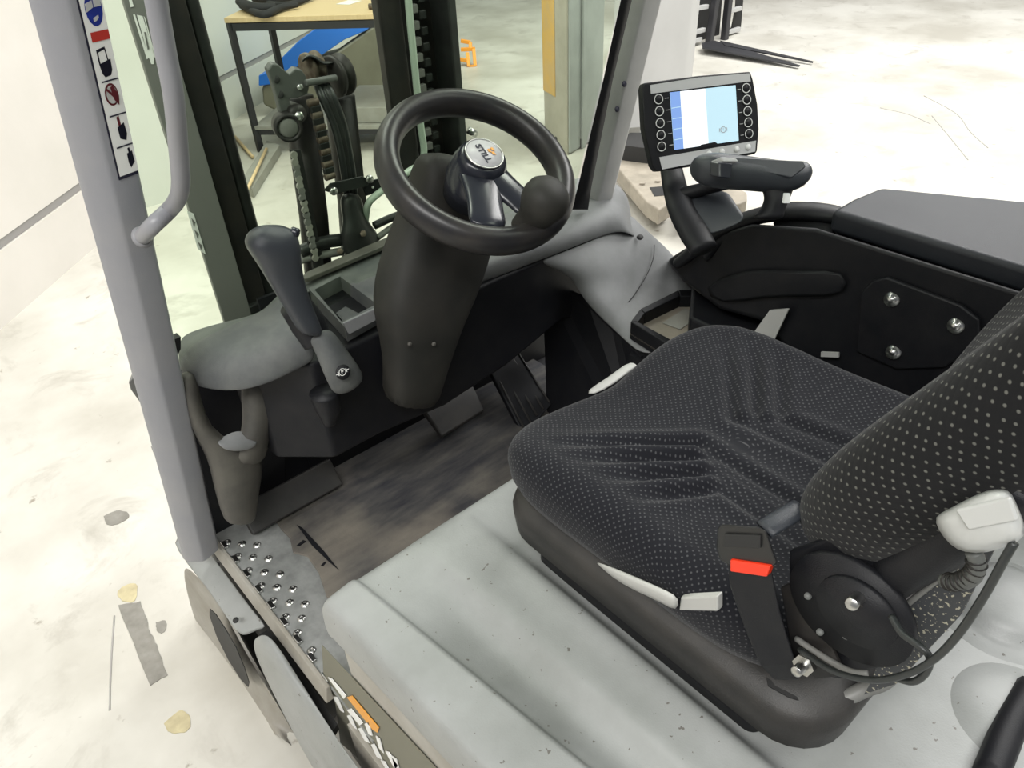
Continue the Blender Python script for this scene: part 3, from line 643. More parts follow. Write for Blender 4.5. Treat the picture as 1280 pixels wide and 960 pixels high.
# ---- mast
ms = node('mast', (CX, 1.7, .1), fk)
box('mast_face', (.500, 1.605, 1.55), (.066, .012, 2.6), 'mastg', ms, bevel=.002, label='grey painted rear face of the left mast upright')
box('mast_channel', (.560, 1.68, 1.55), (.05, .13, 2.6), 'mastd', ms, bevel=.005)
box('mast_inner', (.603, 1.66, 1.55), (.034, .06, 2.6), 'mastgreen', ms, bevel=.016, segs=3)
box('mast_channel', (1.022, 1.605, 1.55), (.062, .03, 2.6), 'mastd', ms, bevel=.005)
box('mast_inner', (1.128, 1.69, 1.55), (.14, .05, 2.6), 'mastd', ms, bevel=.004)
box('mast_face', (1.196, 1.64, 1.55), (.024, .10, 2.6), 'mastgreen', ms, bevel=.004)
box('mast_channel', (1.238, 1.70, 1.55), (.03, .06, 2.6), 'mastd', ms, bevel=.004)
# leaf chain running in the right channel
lk = None
for i in range(34):
    z_ = .95 + i * .036
    if lk is None: lk = box('chain_link', (1.108, 1.632, z_), (.028, .014, .020), 'mastg', ms, bevel=.003)
    else: copy_mesh(lk, ms, (1.108, 1.632, z_ - .010))
lk = None
for i in range(34):
    z_ = .95 + i * .036
    if lk is None: lk = box('chain_link', (1.142, 1.642, z_), (.020, .012, .020), 'mastgreen', ms, bevel=.003)
    else: copy_mesh(lk, ms, (1.142, 1.642, z_ + .008))
tube('mast_hose', [P(509, -20, y=1.57), P(512, 20, y=1.57), P(518, 80, y=1.57), P(525, 150, y=1.57), P(530, 190, y=1.57), P(524, 205, y=1.56), P(510, 215, y=1.54), P(492, 228, y=1.53), P(468, 246, y=1.52), P(460, 256, y=1.53), P(457, 272, y=1.55), P(455, 300, y=1.58)], .0085, 'palehose', ms, n=12, label='pale green-white steel hydraulic line')
# lettering on left mast face
def mface(px, py): return P(px, py, y=1.598)
def mq(pts, m='white'): return prism('mast_letter', [mface(*p) for p in pts], (0, -.001, 0), m, bpy.data.objects['mast_face'])
mq([(160, -6), (163, -6), (167, 8), (163, 9)])
mq([(166.2, 18), (168.5, 18), (186, 72), (183.5, 74)])
mq([(171, 18.5), (178, 20), (192, 66), (192, 80), (189, 80), (184, 66)])
mq([(179.5, 20), (181, 22), (194, 70), (193, 72)], 'white')
bpy.data.objects['mast_face']
prism('mast_letter', [P(*p, y=1.5965) for p in ((180, 40), (182, 40), (186.5, 61), (184.5, 62))], (0, -.0008, 0), 'mastg', bpy.data.objects['mast_face'])
dcl = prism('mast_decal', [mface(*p) for p in ((233.5, 263), (242, 267), (257, 318), (247, 311))], (0, -.001, 0), 'white', bpy.data.objects['mast_face'])
for t in (.2, .5, .8):
    a_ = mface(234 + 14 * t + 3, 263 + 50 * t); b_ = mface(240 + 14 * t, 268 + 48 * t)
    prism('decal_mark', [mface(236 + 13.5 * t, 262 + 50 * t), mface(241 + 14 * t, 268 + 48 * t), mface(239 + 15 * t, 274 + 48 * t)], (0, -.0022, 0), 'mastg', dcl)
# lift cylinder group
def cy(px, py, k=0): return P(px, py, y=1.55 + k)
tube('lift_cylinder', [cy(372, 120, .06), cy(392, 270, .06), cy(398, 340, .06)], .034, 'mastd', ms, n=20, cm=0)
tube('lift_cylinder', [cy(424, 120, .09), cy(440, 250, .09), cy(446, 340, .09)], .036, 'mastd', ms, n=20, cm=0)
prism('sheave_bracket', [cy(*p) for p in ((335, 88), (341, 80), (348, 81), (356, 88), (362, 93), (370, 86), (378, 88), (383, 96), (387, 108), (385, 118), (372, 123), (362, 124), (364, 135), (362, 146), (352, 144), (349, 132), (343, 110))], (.0, .018, .004), 'bracket', ms, bevel=.003, label='grey steel sheave bracket at the cylinder head')
for px, py, r in ((345, 99, .008), (350, 118, .008)): cyl('bracket_hole', cy(px, py, -.001), cy(px, py, .004), r, 'tyre', ms)
cyl('bracket_bolt', cy(375, 109, -.014), cy(375, 109, .0), .007, 'steel', ms, n=6)
lathe('cylinder_cap', [(0, 0), (.018, 0), (.022, .004), (.022, .02)], cy(361, 160, -.022), (.3, 1, 0), 'mastg', ms, label='pale round cap on the cylinder side')
lathe('cylinder_cap', [(.022, -.004), (.029, -.004), (.031, .03), (.022, .03)], cy(361, 160, -.02), (.3, 1, 0), 'mastd', ms, closed=True)
cyl('axle_bolt', cy(374, 145, -.03), cy(374, 145, .0), .010, 'steel', ms, n=6); lathe('axle_boss', [(0, 0), (.018, 0), (.02, .01), (.02, .04), (0, .04)], cy(374, 143, -.018), (0, 1, 0), 'mastd', ms)
# sheave wheels
sc_ = cy(392, 92, .06)
ax_ = V((1, .15, 0))
lathe('chain_sheave', [(.0, 0), (.028, 0), (.032, .003), (.032, .008), (.024, .012), (.024, .024), (.032, .027), (.032, .031), (0, .031)], cy(383, 86, .06), ax_, 'rust', ms, n=32)
lathe('chain_sheave', [(.0, 0), (.042, 0), (.045, .003), (.045, .01), (.034, .014), (.034, .024), (.045, .028), (.045, .034), (0, .034)], cy(414, 97, .04), ax_, 'mastd', ms, n=32)
grid('sheave_guard', [[cy(378, 80, .02), cy(378, 80, .06)], [cy(386, 70, .02), cy(388, 70, .06)], [cy(396, 76, .02), cy(398, 76, .06)], [cy(404, 84, .02), cy(408, 82, .06)], [cy(416, 80, .02), cy(418, 78, .06)], [cy(424, 82, .02), cy(428, 84, .06)]], 'mastgreen', ms, solid=.008, sub=2)
cyl('sheave_axle', cy(382, 104, -.01), cy(420, 97, .0), .007, 'bracket', ms)
# chain
for i in range(13):
    t = i / 12
    px = 391 + 21 * t ** .8; py = 128 + 92 * t
    a_ = cy(px, py, -.01)
    cyl('chain_link', a_ + V((-.012, 0, 0)), a_ + V((.012, 0, 0)), .0085, 'rust', ms, n=10) if i % 2 == 0 else box('chain_link', a_, (.026, .012, .017), 'mastgreen', ms, rot=rotX(.1), bevel=.004)
for i in range(9):
    px = 368 + i * 3.2; py = 198 + i * 15
    bmx = bmesh.new(); add_lathe(bmx, [(0, 0), (.008, 0), (.008, .006), (0, .006)], cy(px, py - 4, -.02), (0, 1, 0), 12); add_lathe(bmx, [(0, 0), (.008, 0), (.008, .006), (0, .006)], cy(px + 1.2, py + 5, -.02), (0, 1, 0), 12)
    add_box(bmx, cy(px + .6, py, -.017), (.010, .005, .014)); mk('side_chain_link', bmx, 'mastg' if i % 2 else 'shelf', ms)
prism('side_chain_strip', [cy(*p, -.008) for p in ((364, 188), (376, 188), (408, 345), (394, 345))], (0, .01, 0), 'tyre', ms)
for off_, m_ in ((0, 'hose'), (9, 'mastgreen'), (17, 'hose')):
    tube('lift_hose', [cy(396 + off_ * .7, 106, .01), cy(404 + off_ * .8, 125, -.01), cy(417 + off_ * .7, 155, -.01), cy(426 + off_ * .6, 190, -.01), cy(431 + off_ * .6, 222, 0), cy(436 + off_ * .5, 260, .02)], .0085, m_, ms, n=12)
clp = loft('hose_clamp', [[cy(*p, k_) for p in ((404, 238), (412, 229), (452, 220), (462, 224), (460, 232), (420, 243))] for k_ in (-.035, -.015)], 'mastgreen', ms, sub=0, bevel=.002)
for px, py in ((415, 238), (460, 223)):
    lathe('clamp_bolt', [(0, 0), (.004, 0), (.004, .003), (.009, .003), (.009, .010), (0, .010)], cy(px, py, -.038), (0, -1, 0), 'steel', ms, n=12)
prism('sensor_plate', [cy(*p, -.02) for p in ((452, 229), (476, 223), (478, 238), (458, 245))], (0, .004, 0), 'black', ms); cyl('sensor_plate_hole', cy(466, 234, -.023), cy(466, 234, -.02), .003, 'white', ms)
# cylinder foot casting & cross members
loft('cylinder_foot', [[cy(x0, y_, -.02 - w_), cy((x0 + x1) / 2, y_, -.03 - w_), cy(x1, y_, -.02), cy(x1, y_, .06), cy(x0, y_, .06)] for x0, x1, y_, w_ in ((422, 452, 238, 0), (425, 456, 262, 0), (428, 462, 280, .005), (421, 476, 292, .01), (425, 478, 312, .01), (440, 474, 345, .01))], 'mastgreen', ms, sub=1)
for px, py in ((454, 292), (425, 314)): cyl('foot_bolt', cy(px, py, -.05), cy(px, py, -.02), .008, 'rust', ms, n=6)
tube('mast_crossbar', [cy(375, 315, .01), cy(400, 304, .0), (cy(425, 300, .0))], .013, 'mastgreen', ms, squash=(1, 1.2)); tube('mast_crossbar', [cy(375, 325, .01), cy(402, 319, .0), cy(428, 314, 0)], .010, 'mastg', ms)
tube('mast_crossbar', [cy(468, 282, .0), cy(490, 272, .0), cy(520, 262, .0)], .010, 'mastgreen', ms); tube('mast_crossbar', [cy(472, 297, .0), cy(490, 284, .0), cy(520, 268, .0)], .008, 'mastg', ms)
prism('mast_crossmember', [(.53, 1.60, .78), (1.18, 1.60, .78), (1.18, 1.60, 1.12), (.53, 1.60, 1.12)], (0, .03, 0), 'mastgreen', ms, bevel=.004)
tube('tilt_cylinder_tip', [cy(586, 163, .1), cy(594, 168, .1)], .01, 'steel', ms, cm=0)

# ---- dashboard
db = node('dashboard', (CX, 1.35, 1.1), fk)
# left cover
dl = grid('left_cover', [
  [P(228, 422, z=1.19), P(252, 412, z=1.2), P(290, 402, z=1.205), P(330, 393, z=1.21), P(345, 372, z=1.225), P(362, 360, z=1.23)],
  [P(224, 434, z=1.19), P(256, 424, z=1.205), P(292, 418, z=1.21), P(330, 412, z=1.215), P(346, 392, z=1.23), P(366, 385, z=1.225)],
  [P(223, 445, z=1.18), P(262, 436, z=1.205), P(296, 436, z=1.208), P(332, 430, z=1.21), P(352, 415, z=1.225), P(380, 405, z=1.215)],
  [P(225, 458, z=1.165), P(262, 452, z=1.195), P(296, 450, z=1.2), P(334, 444, z=1.2), P(362, 432, z=1.205), P(392, 424, z=1.2)],
  [P(230, 470, z=1.15), P(264, 470, z=1.17), P(300, 470, z=1.175), P(336, 462, z=1.175), P(366, 450, z=1.18), P(394, 438, z=1.18)],
  [P(238, 478, z=1.13), P(266, 487, z=1.14), P(302, 489, z=1.145), P(338, 478, z=1.15), P(366, 463, z=1.155), P(392, 450, z=1.16)]], 'dash', db, solid=.008, sub=2, label='dusty grey cover of the left dash end')
prism('cover_hinge_tab', [P(218, 424, y=1.36), P(226, 421, y=1.36), P(226, 436, y=1.36), P(222, 444, y=1.36)], (0, .02, 0), 'black', db)
# post with grab recess below cover
prism('grab_recess', [P(*p, y=1.53) for p in ((222, 462), (356, 462), (356, 600), (330, 636), (302, 664), (262, 668), (230, 590))], (0, .005, 0), 'black', db)
loft('grab_post', [[P(x0, y_, y=1.33), P((x0 + x1) / 2, y_, y=1.325), P(x1, y_, y=1.33), P(x1, y_, y=1.42), P(x0, y_, y=1.42)] for x0, x1, y_ in ((220, 246, 462), (224, 250, 490), (232, 258, 520), (242, 272, 545), (252, 326, 563), (260, 332, 582), (266, 326, 612), (275, 322, 640), (282, 320, 658))], 'post', db, sub=1, label='dusty brown-grey lower dash post')
loft('grab_post', [[P(x0, y_, y=1.325), P((x0 + x1) / 2, y_, y=1.31), P(x1, y_, y=1.325), P(x1, y_, y=1.42), P(x0, y_, y=1.42)] for x0, x1, y_ in ((298, 350, 470), (300, 350, 500), (302, 348, 520), (300, 343, 540), (294, 336, 560), (284, 330, 585))], 'post', db, sub=1)
grid('grab_lip', [[P(270, 553, y=1.34), P(296, 536, y=1.36), P(318, 545, y=1.35)], [P(272, 556, y=1.31), P(296, 553, y=1.305), P(322, 553, y=1.31)], [P(280, 562, y=1.315), P(302, 564, y=1.31), P(318, 558, y=1.32)]], 'dashlight', db, solid=.006, sub=2)
# dash panels to the front: top deck, sill, tray
prism('dash_sill', [P(*p, z=1.2) for p in ((375, 354), (385, 345), (488, 300), (492, 308), (384, 354))], (0, 0, .012), 'post', db, bevel=.003)
prism('dash_deck', [P(*p, z=1.19) for p in ((352, 372), (384, 350), (500, 300), (505, 372), (484, 384), (478, 381), (425, 343), (390, 360), (384, 367))], (0, 0, -.01), 'dash', db)
prism('tray_inner', [P(*p, z=1.16) for p in ((388, 362), (425, 340), (478, 386), (428, 415))], (0, 0, -.03), 'black', db)
tri = [P(*p, z=1.196) for p in ((386, 361), (425, 341), (482, 381), (431, 409))]; tin = [P(*p, z=1.196) for p in ((393, 362), (425, 345.5), (471, 380), (427, 402))]
bm = bmesh.new()
for i in range(4):
    j = (i + 1) % 4; add_prism(bm, [tri[i], tri[j], tin[j], tin[i]], (0, 0, -.035))
mk('tray_rim', bm, 'dash', db, label='open storage tray in the dash')
prism('tray_lip', [P(*p, y=1.208) for p in ((427, 403), (479, 379), (484, 391), (435, 417))], (0, -.006, 0), 'dashlight', db, bevel=.002)
prism('tray_floor', [P(*p, z=1.164) for p in ((420, 392), (432, 384), (455, 396), (432, 406))], (0, 0, .002), 'dash', db)
# dark body below the deck
loft('dash_body', [[V((x_, 1.23 + max(0, .5 - x_) * 1.0, z0)), V((x_, 1.23 + max(0, .5 - x_) * 1.0, z1)), V((x_, 1.46, z1)), V((x_, 1.46, z0))] for x_, z0, z1 in ((.405, .90, 1.14), (.5, .90, 1.155), (.62, .9, 1.155), (.8, .88, 1.155), (1.0, .9, 1.155), (1.2, .95, 1.15), (1.36, .9, 1.14))], 'black', db, sub=0, bevel=.01)
# right ledge
grid('right_ledge', [
  [P(500, 308, z=1.20), P(600, 262, z=1.205), P(660, 238, z=1.21), P(720, 222, z=1.215), P(758, 222, z=1.22), P(776, 236, z=1.21), P(783, 248, z=1.17)],
  [P(520, 330, z=1.20), P(600, 300, z=1.205), P(650, 280, z=1.21), P(710, 252, z=1.215), P(752, 236, z=1.22), P(777, 250, z=1.20), P(786, 264, z=1.15)],
  [P(560, 338, z=1.20), P(600, 325, z=1.205), P(650, 306, z=1.208), P(712, 278, z=1.212), P(758, 256, z=1.215), P(778, 266, z=1.19), P(788, 280, z=1.13)],
  [P(575, 346, z=1.185), P(610, 336, z=1.19), P(660, 318, z=1.19), P(720, 296, z=1.19), P(766, 272, z=1.19), P(779, 280, z=1.17), P(790, 290, z=1.12)],
  [P(580, 360, z=1.15), P(620, 345, z=1.155), P(668, 326, z=1.155), P(726, 304, z=1.155), P(768, 288, z=1.155), P(784, 292, z=1.15), P(795, 300, z=1.11)]], 'dashlight', db, solid=.008, sub=2, label='grey right dash ledge below the pillar')
grid('right_side_panel', [
  [P(668, 326, z=1.15), P(700, 316, z=1.15), P(740, 300, z=1.15), P(776, 278, z=1.155), P(782, 262, z=1.16)],
  [P(690, 334, z=1.12), P(714, 336, z=1.12), P(752, 330, z=1.11), P(792, 300, z=1.12), P(806, 288, z=1.12)],
  [P(716, 345, z=1.08), P(736, 352, z=1.08), P(770, 350, z=1.06), P(808, 325, z=1.07), P(832, 308, z=1.07)],
  [P(728, 372, z=1.04), P(750, 380, z=1.04), P(782, 368, z=1.02), P(818, 345, z=1.02), P(850, 330, z=1.03)],
  [P(750, 395, z=1.0), P(770, 398, z=1.0), P(800, 384, z=.99), P(835, 362, z=.99), P(870, 348, z=1.0)],
  [P(775, 420, z=.97), P(795, 420, z=.98), P(822, 405, z=.98), P(850, 385, z=.98), P(890, 365, z=.98)],
  [P(800, 445, z=.96), P(825, 444, z=.97), P(850, 425, z=.97), P(880, 400, z=.97), P(920, 380, z=.97)]], 'dashlight', db, solid=.008, sub=2, label='grey side panel sweeping down from the dash to the console')
lathe('screw_recess', [(0, 0), (.008, 0), (.009, .002), (0, .002)], P(800, 297, z=1.128), (-.4, -.3, 1), 'tyre', db)
tube('panel_seam', [P(818, 306, z=1.098), P(816, 325, z=1.072), P(805, 350, z=1.04), P(785, 378, z=1.015), P(764, 391, z=1.008)], .0012, 'tyre', db, n=6)
prism('side_lower_wall', [P(728, 372, z=1.03), P(752, 396, z=1.0), P(776, 421, z=.965), P(801, 446, z=.955), V((1.12, .82, .6)), V((1.20, 1.30, .6)), V((1.25, 1.36, 1.0))], (.01, 0, 0), 'black', db)
# steering column
sc = loft('steering_column', [ring(528, 570, 190, 1.19, .03), ring(522, 590, 215, 1.19, .05), ring(512, 610, 245, 1.19, .06), ring(500, 612, 280, 1.19, .065), ring(484, 602, 320, 1.19, .07), ring(474, 588, 360, 1.18, .07), ring(472, 572, 395, 1.17, .065), ring(482, 560, 430, 1.17, .06), ring(486, 548, 470, 1.17, .05), ring(480, 540, 510, 1.18, .05)],
          'column', fk, sub=1, label='charcoal plastic steering column shroud')
for px, py in ((512, 430), (542, 430)): lathe('column_screw', [(0, 0), (.005, 0), (.004, .003), (0, .003)], P(px, py, y=1.105), (0, -1, .2), 'post', sc)

# ---- steering wheel
TH = math.radians(31); wn = V((0, -math.sin(TH), math.cos(TH))); wu = V((1, 0, 0)); wv = V((0, math.cos(TH), math.sin(TH)))
wc = P(597, 211, d=1.36); RW = .163
def WP(a, b, h=0): return wc + wu * a + wv * b + wn * h
sw = node('steering_wheel', wc, fk)
bm = bmesh.new(); n1, n2 = 72, 20; vs = []
for i in range(n1):
    t = 2 * math.pi * i / n1; c_ = WP(RW * math.cos(t), RW * math.sin(t)); rd = (c_ - wc).normalized()
    vs.append([bm.verts.new(c_ + rd * .0225 * math.cos(s) + wn * .028 * math.sin(s)) for s in (2 * math.pi * j / n2 for j in range(n2))])
for i in range(n1):
    for j in range(n2): bm.faces.new((vs[i][j], vs[(i + 1) % n1][j], vs[(i + 1) % n1][(j + 1) % n2], vs[i][(j + 1) % n2]))
mk('wheel_rim', bm, 'wheel', sw, smooth=True)
hc = P(605.5, 192, d=1.355)
hl = (hc - wc).dot(wn); hcx, hcy = (hc - wc).dot(wu), (hc - wc).dot(wv)
lathe('wheel_hub', [(.0, -.11), (.05, -.11), (.056, -.06), (.052, -.03), (.046, -.012), (.041, -.003), (.036, 0), (0, 0)], hc - wn * .002, wn, 'blackg', sw, n=36)
lathe('hub_ring', [(.032, 0), (.0345, .002), (.036, .002), (.037, -.001)], hc, wn, 'steel', sw, n=40, closed=True)
hub = lathe('hub_badge', [(0, -.002), (.033, -.002), (.033, .001), (0, .0015)], hc, wn, 'dgrey', sw, n=40, label='grey round hub badge')
text('badge_text', 'STILL', .0165, hc + wn * .0022 + wu * -.003, -wv + wu * -.08, wu, 'dark', sw, sx=1.15, bold=.0004)
for k_, (a_, b_) in enumerate(((.009, -.001), (.013, -.009), (.017, .0))):
    prism('badge_emblem', [hc + wn * .0018 + wu * (a_ + x_) + wv * (b_ + y_) for x_, y_ in ((0, 0), (.005, -.003), (.005, .006), (0, .006))], wn * .0007, 'orange', sw)
def spoke(a0, a1, w0, w1, h0, h1):
    d_ = V((a1[0] - a0[0], a1[1] - a0[1], 0)).normalized(); s_ = V((-d_.y, d_.x, 0)); rings = []
    for t in (0, .25, .5, .75, 1):
        a = a0[0] + (a1[0] - a0[0]) * t; b = a0[1] + (a1[1] - a0[1]) * t; w_ = w0 + (w1 - w0) * t ** 1.0 + .012 * (abs(t - .5) * 2) ** 2; h_ = h0 + (h1 - h0) * (t ** .7)
        th_ = .026 - .012 * t
        rings.append([WP(a + s_.x * w_ * u_, b + s_.y * w_ * u_, h_ + v_) for u_, v_ in ((-1, -th_ * .6), (-.8, th_ * .2), (0, th_ * .45), (.8, th_ * .2), (1, -th_ * .6), (0, -th_))])
    return loft('wheel_spoke', rings, 'blackg', sw, sub=2)
def wheel_uv(px, py, h=0):
    o = wc + wn * h; r = RR @ V((px - 640, py - 480, F)); t = (o - EYE).dot(wn) / r.dot(wn); p = EYE + r * t - wc; return p.dot(wu), p.dot(wv)
hcu = (hcx, hcy)
spoke(hcu, wheel_uv(611, 287), .046, .030, hl - .028, .004)
spoke(hcu, wheel_uv(672, 268), .040, .026, hl - .028, .004)
spoke(hcu, wheel_uv(520, 235), .030, .018, hl - .05, -.01) if False else None
# knob
kb = wheel_uv(663, 281)
ko = WP(kb[0], kb[1], .0)
lathe('wheel_knob', [(0, -.02), (.026, -.02), (.032, -.012), (.031, .0), (.030, .014), (.031, .024), (.0355, .036), (.041, .052), (.0415, .064), (.038, .078), (.028, .089), (.014, .0945), (0, .095)], ko + wn * .002 , (wn + V((.12, .0, 0))).normalized(), 'column', sw, n=40, label='matt black ball knob on the wheel')

# ---- parking brake lever
pk = node('parking_brake', P(400, 415, y=1.2), fk)
loft('brake_handle', [ring(x0, x1, y_, 1.17, dy_) for y_, x0, x1, dy_ in ((281.5, 334, 350, .006), (285, 322, 364, .018), (293, 312, 370, .028), (304, 307, 372, .033), (314, 311, 373, .032), (324, 318, 374, .029), (336, 326, 376, .024), (350, 334, 379, .021), (366, 344, 384, .020), (384, 355, 390, .019), (402, 366, 398, .019), (420, 377, 404, .019))], 'armtop', pk, sub=1, label='matt charcoal parking brake handle')
cyl('brake_button', P(364, 289, y=1.165), P(373, 292, y=1.155), .0085, 'blackg', pk)
grid('brake_bracket', [[P(388, 420, y=1.19), P(396, 414, y=1.17), P(405, 410, y=1.19)], [P(398, 436, y=1.18), P(408, 430, y=1.16), P(420, 430, y=1.18)], [P(403, 455, y=1.17), P(418, 450, y=1.15), P(435, 448, y=1.17)], [P(410, 475, y=1.165), P(428, 470, y=1.145), P(447, 462, y=1.165)], [P(417, 489, y=1.17), P(436, 487, y=1.155), P(449, 472, y=1.17)]], 'dash', pk, solid=.02, sub=2)
lathe('brake_button', [(0, 0), (.0135, 0), (.015, .003), (.013, .005), (0, .0055)], P(428, 465, y=1.128), (-.05, -1, .35), 'black', pk, n=24)
bs = P(428, 465, y=1.1215); br = (P(440, 459, y=1.1215) - bs).normalized(); bu = V((0, .3, 1))
text('brake_symbol', 'P', .010, bs, br, bu, 'white', pk)
bn = br.cross((bu - br * bu.dot(br)).normalized())
lathe('symbol_ring', [(.0062, 0), (.0074, 0), (.0074, .0006), (.0062, .0006)], bs, bn, 'white', pk, n=24, closed=True)
for s_ in (-1, 1):
    bu2 = bn.cross(br)
    prism('symbol_bar', [bs + br * (s_ * x_) + bu2 * y_ for x_, y_ in ((.0078, -.004), (.0095, -.004), (.0095, -.001), (.014, -.0006), (.014, .0006), (.0095, .001), (.0095, .004), (.0078, .004))], bn * .0006, 'white', pk)
tube('lever_boot', [P(368, 380, y=1.22), P(385, 405, y=1.21), P(398, 430, y=1.19)], [.03, .034, .028], 'black', pk, n=16)
tube('brake_linkage', [P(405, 490, y=1.19), P(410, 510, y=1.19), P(412, 530, y=1.19)], [.03, .026, .012], 'black', pk, n=14)

# ---- operator seat
st = node('operator_seat', (.83, .45, 1.0), fk)
def pad(name, ox, oy, hw, hl_, topf, botz, m, par, n_t=160, exps=(3.0, 3.0), frame=None, side_r=.05, outl=None, label=None, under=.03):
    """closed upholstered pad; outline radius from a superellipse (or outl(theta)), top height from topf(x,y)"""
    bm = bmesh.new(); uvl = bm.loops.layers.uv.new('UVMap'); rings = []; ss = []
    NR = 44
    def outline(t):
        if outl: return outl(t)
        c_, s_ = math.cos(t), math.sin(t); k_ = (abs(c_ / hw) ** exps[0] + abs(s_ / hl_) ** exps[1]) ** (-1 / exps[0]); return k_
    steps = [(i / NR, 'top') for i in range(NR + 1)]
    T = [2 * math.pi * i / n_t for i in range(n_t)]
    fr = frame or (lambda x_, y_, z_: V((x_, y_, z_)))
    allr = []
    for t in T:
        R0 = outline(t); c_, s_ = math.cos(t), math.sin(t); col = []; s_arc = 0; prev = None
        def put(r, z_):
            nonlocal s_arc, prev
            if prev is not None: s_arc += math.hypot(r - prev[0], z_ - prev[1])
            prev = (r, z_); col.append((fr(ox + r * c_, oy + r * s_, z_), s_arc, c_, s_))
        Rt = R0 - side_r
        for i in range(1, NR + 1):
            r = Rt * (i / NR) ** .85; put(r, topf(ox + r * c_, oy + r * s_))
        z0 = topf(ox + Rt * c_, oy + Rt * s_)
        H = z0 - botz
        for a in (15, 30, 45, 60, 75, 90):
            a = math.radians(a); put(Rt + side_r * math.sin(a), z0 - side_r * (1 - math.cos(a)))
        for k_ in (.35, .7): put(R0 - .004 * k_, z0 - side_r - (H - side_r - .02) * k_)
        put(R0 - .012, botz + .012); put(R0 - under, botz)
        allr.append(col)
    nr = len(allr[0]); vs = [[bm.verts.new(c[0]) for c in col] for col in allr]
    ctop = bm.verts.new(fr(ox, oy, topf(ox, oy))); cbot = bm.verts.new(fr(ox, oy, botz))
    def uvof(i, j): _, s, c_, s_ = allr[i % n_t][j]; return (s * c_, s * s_)
    for i in range(n_t):
        i2 = (i + 1) % n_t
        f_ = bm.faces.new((ctop, vs[i][0], vs[i2][0]))
        for lp_, uv in zip(f_.loops, ((0, 0), uvof(i, 0), uvof(i2, 0))): lp_[uvl].uv = uv
        for j in range(nr - 1):
            f_ = bm.faces.new((vs[i][j], vs[i][j + 1], vs[i2][j + 1], vs[i2][j]))
            for lp_, uv in zip(f_.loops, (uvof(i, j), uvof(i, j + 1), uvof(i2, j + 1), uvof(i2, j))): lp_[uvl].uv = uv
        bm.faces.new((cbot, vs[i2][nr - 1], vs[i][nr - 1]))
    return mk(name, bm, m, par, smooth=True, label=label)
def dseg(p, a, b):
    ab = b - a; t = max(0, min(1, (p - a).dot(ab) / ab.length_squared)); return (p - (a + ab * t)).length, t
folds = []
for k_ in range(4):
    o_ = k_ * .047
    folds.append([V((.60 + .0 * k_, .665 - o_ * 1.25)), V((.79 - k_ * .022, .510 - o_ * .62)), V((.775 - k_ * .022, .28))])
folds_r = [[V((2 * .835 - a.x, a.y)) for a in f_] for f_ in folds]
def ctop(x_, y_):
    u = (x_ - .83) / .28; v = (y_ - .45) / .29
    z_ = 1.222 + .030 * abs(u) ** 3 * (1 if v < .6 else 1) - .012 * math.exp(-(u / .45) ** 2) * (1 if v > -.6 else 1)
    z_ -= .022 * max(0, v - .35) ** 2 * 2.0
    z_ += .02 * max(0, -v) ** 2
    p = V((x_, y_))
    for F_, amp in ((folds, 1), (folds_r, .8)):
        for k_, f_ in enumerate(F_):
            d1, t1 = dseg(p, f_[0], f_[1]); d2, t2 = dseg(p, f_[1], f_[2])
            fade = min(1, t1 * 2.2) if d1 < d2 else 1
            if F_ is folds_r and k_ == 3: continue
            d_ = min(d1, d2); z_ += amp * fade * (-.0115 * math.exp(-(d_ / .010) ** 2) + .0055 * math.exp(-((d_ - .022) / .012) ** 2))
    return z_
def cush_out(t):
    c_, s_ = math.cos(t), math.sin(t)
    k_ = (abs(c_ / .285) ** 4.6 + abs(s_ / .292) ** 4.6) ** (-1 / 4.6)
    if s_ > 0: k_ += -.012 * math.exp(-((t - math.pi / 2) / .22) ** 2) + .014 * math.exp(-((t - 2.25) / .3) ** 2) + .01 * math.exp(-((t - .9) / .3) ** 2)
    return k_
cu = pad('seat_cushion', .83, .46, .28, .29, ctop, 1.125, 'cushion', st, outl=cush_out, side_r=.045, label='black dotted fabric seat cushion with moulded folds')
# backrest: tilted frame
RC = math.radians(28)
BO = V((.825, .262, 1.275))
bx = V((1, 0, 0)); bt = V((0, -math.sin(RC), math.cos(RC))); bnv = V((0, math.cos(RC), math.sin(RC)))
def bframe(x_, y_, z_): return BO + bx * x_ + bt * y_ + bnv * z_
def back_out(t):
    c_, s_ = math.cos(t), math.sin(t); a = .29; b = .34
    return (abs(c_ / a) ** 3.0 + abs(s_ / b) ** 3.0) ** (-1 / 3.0)
def btop(x_, y_):
    u = x_ / .27
    return .03 + .055 * abs(u) ** 2.2 * (1 if y_ > .05 else .9)
bk = pad('seat_backrest', 0, .36, .27, .34, btop, -.045, 'backf', st, outl=back_out, side_r=.05, frame=bframe, label='black dotted fabric backrest', under=.05)
# seat pan (base tray)
def rrect(x0, x1, y0, y1, r, z_, n_=6):
    out = []
    for cx_, cy_, a0 in ((x1 - r, y1 - r, 0), (x0 + r, y1 - r, 90), (x0 + r, y0 + r, 180), (x1 - r, y0 + r, 270)):
        for i in range(n_ + 1):
            a = math.radians(a0 + 90 * i / n_); out.append(V((cx_ + r * math.cos(a), cy_ + r * math.sin(a), z_)))
    return out
loft('seat_pan', [rrect(.565, 1.095, .15, .72, .07, 1.035), rrect(.555, 1.105, .14, .73, .075, 1.045), rrect(.55, 1.11, .135, .735, .08, 1.09), rrect(.556, 1.104, .142, .728, .08, 1.115), rrect(.60, 1.06, .19, .69, .06, 1.122)], 'seatplastic', st, sub=0, label='black plastic seat pan')
loft('seat_plinth', [rrect(.575, 1.085, .225, .66, .02, .985), rrect(.575, 1.085, .225, .66, .02, 1.035)], 'black', st, sub=0)
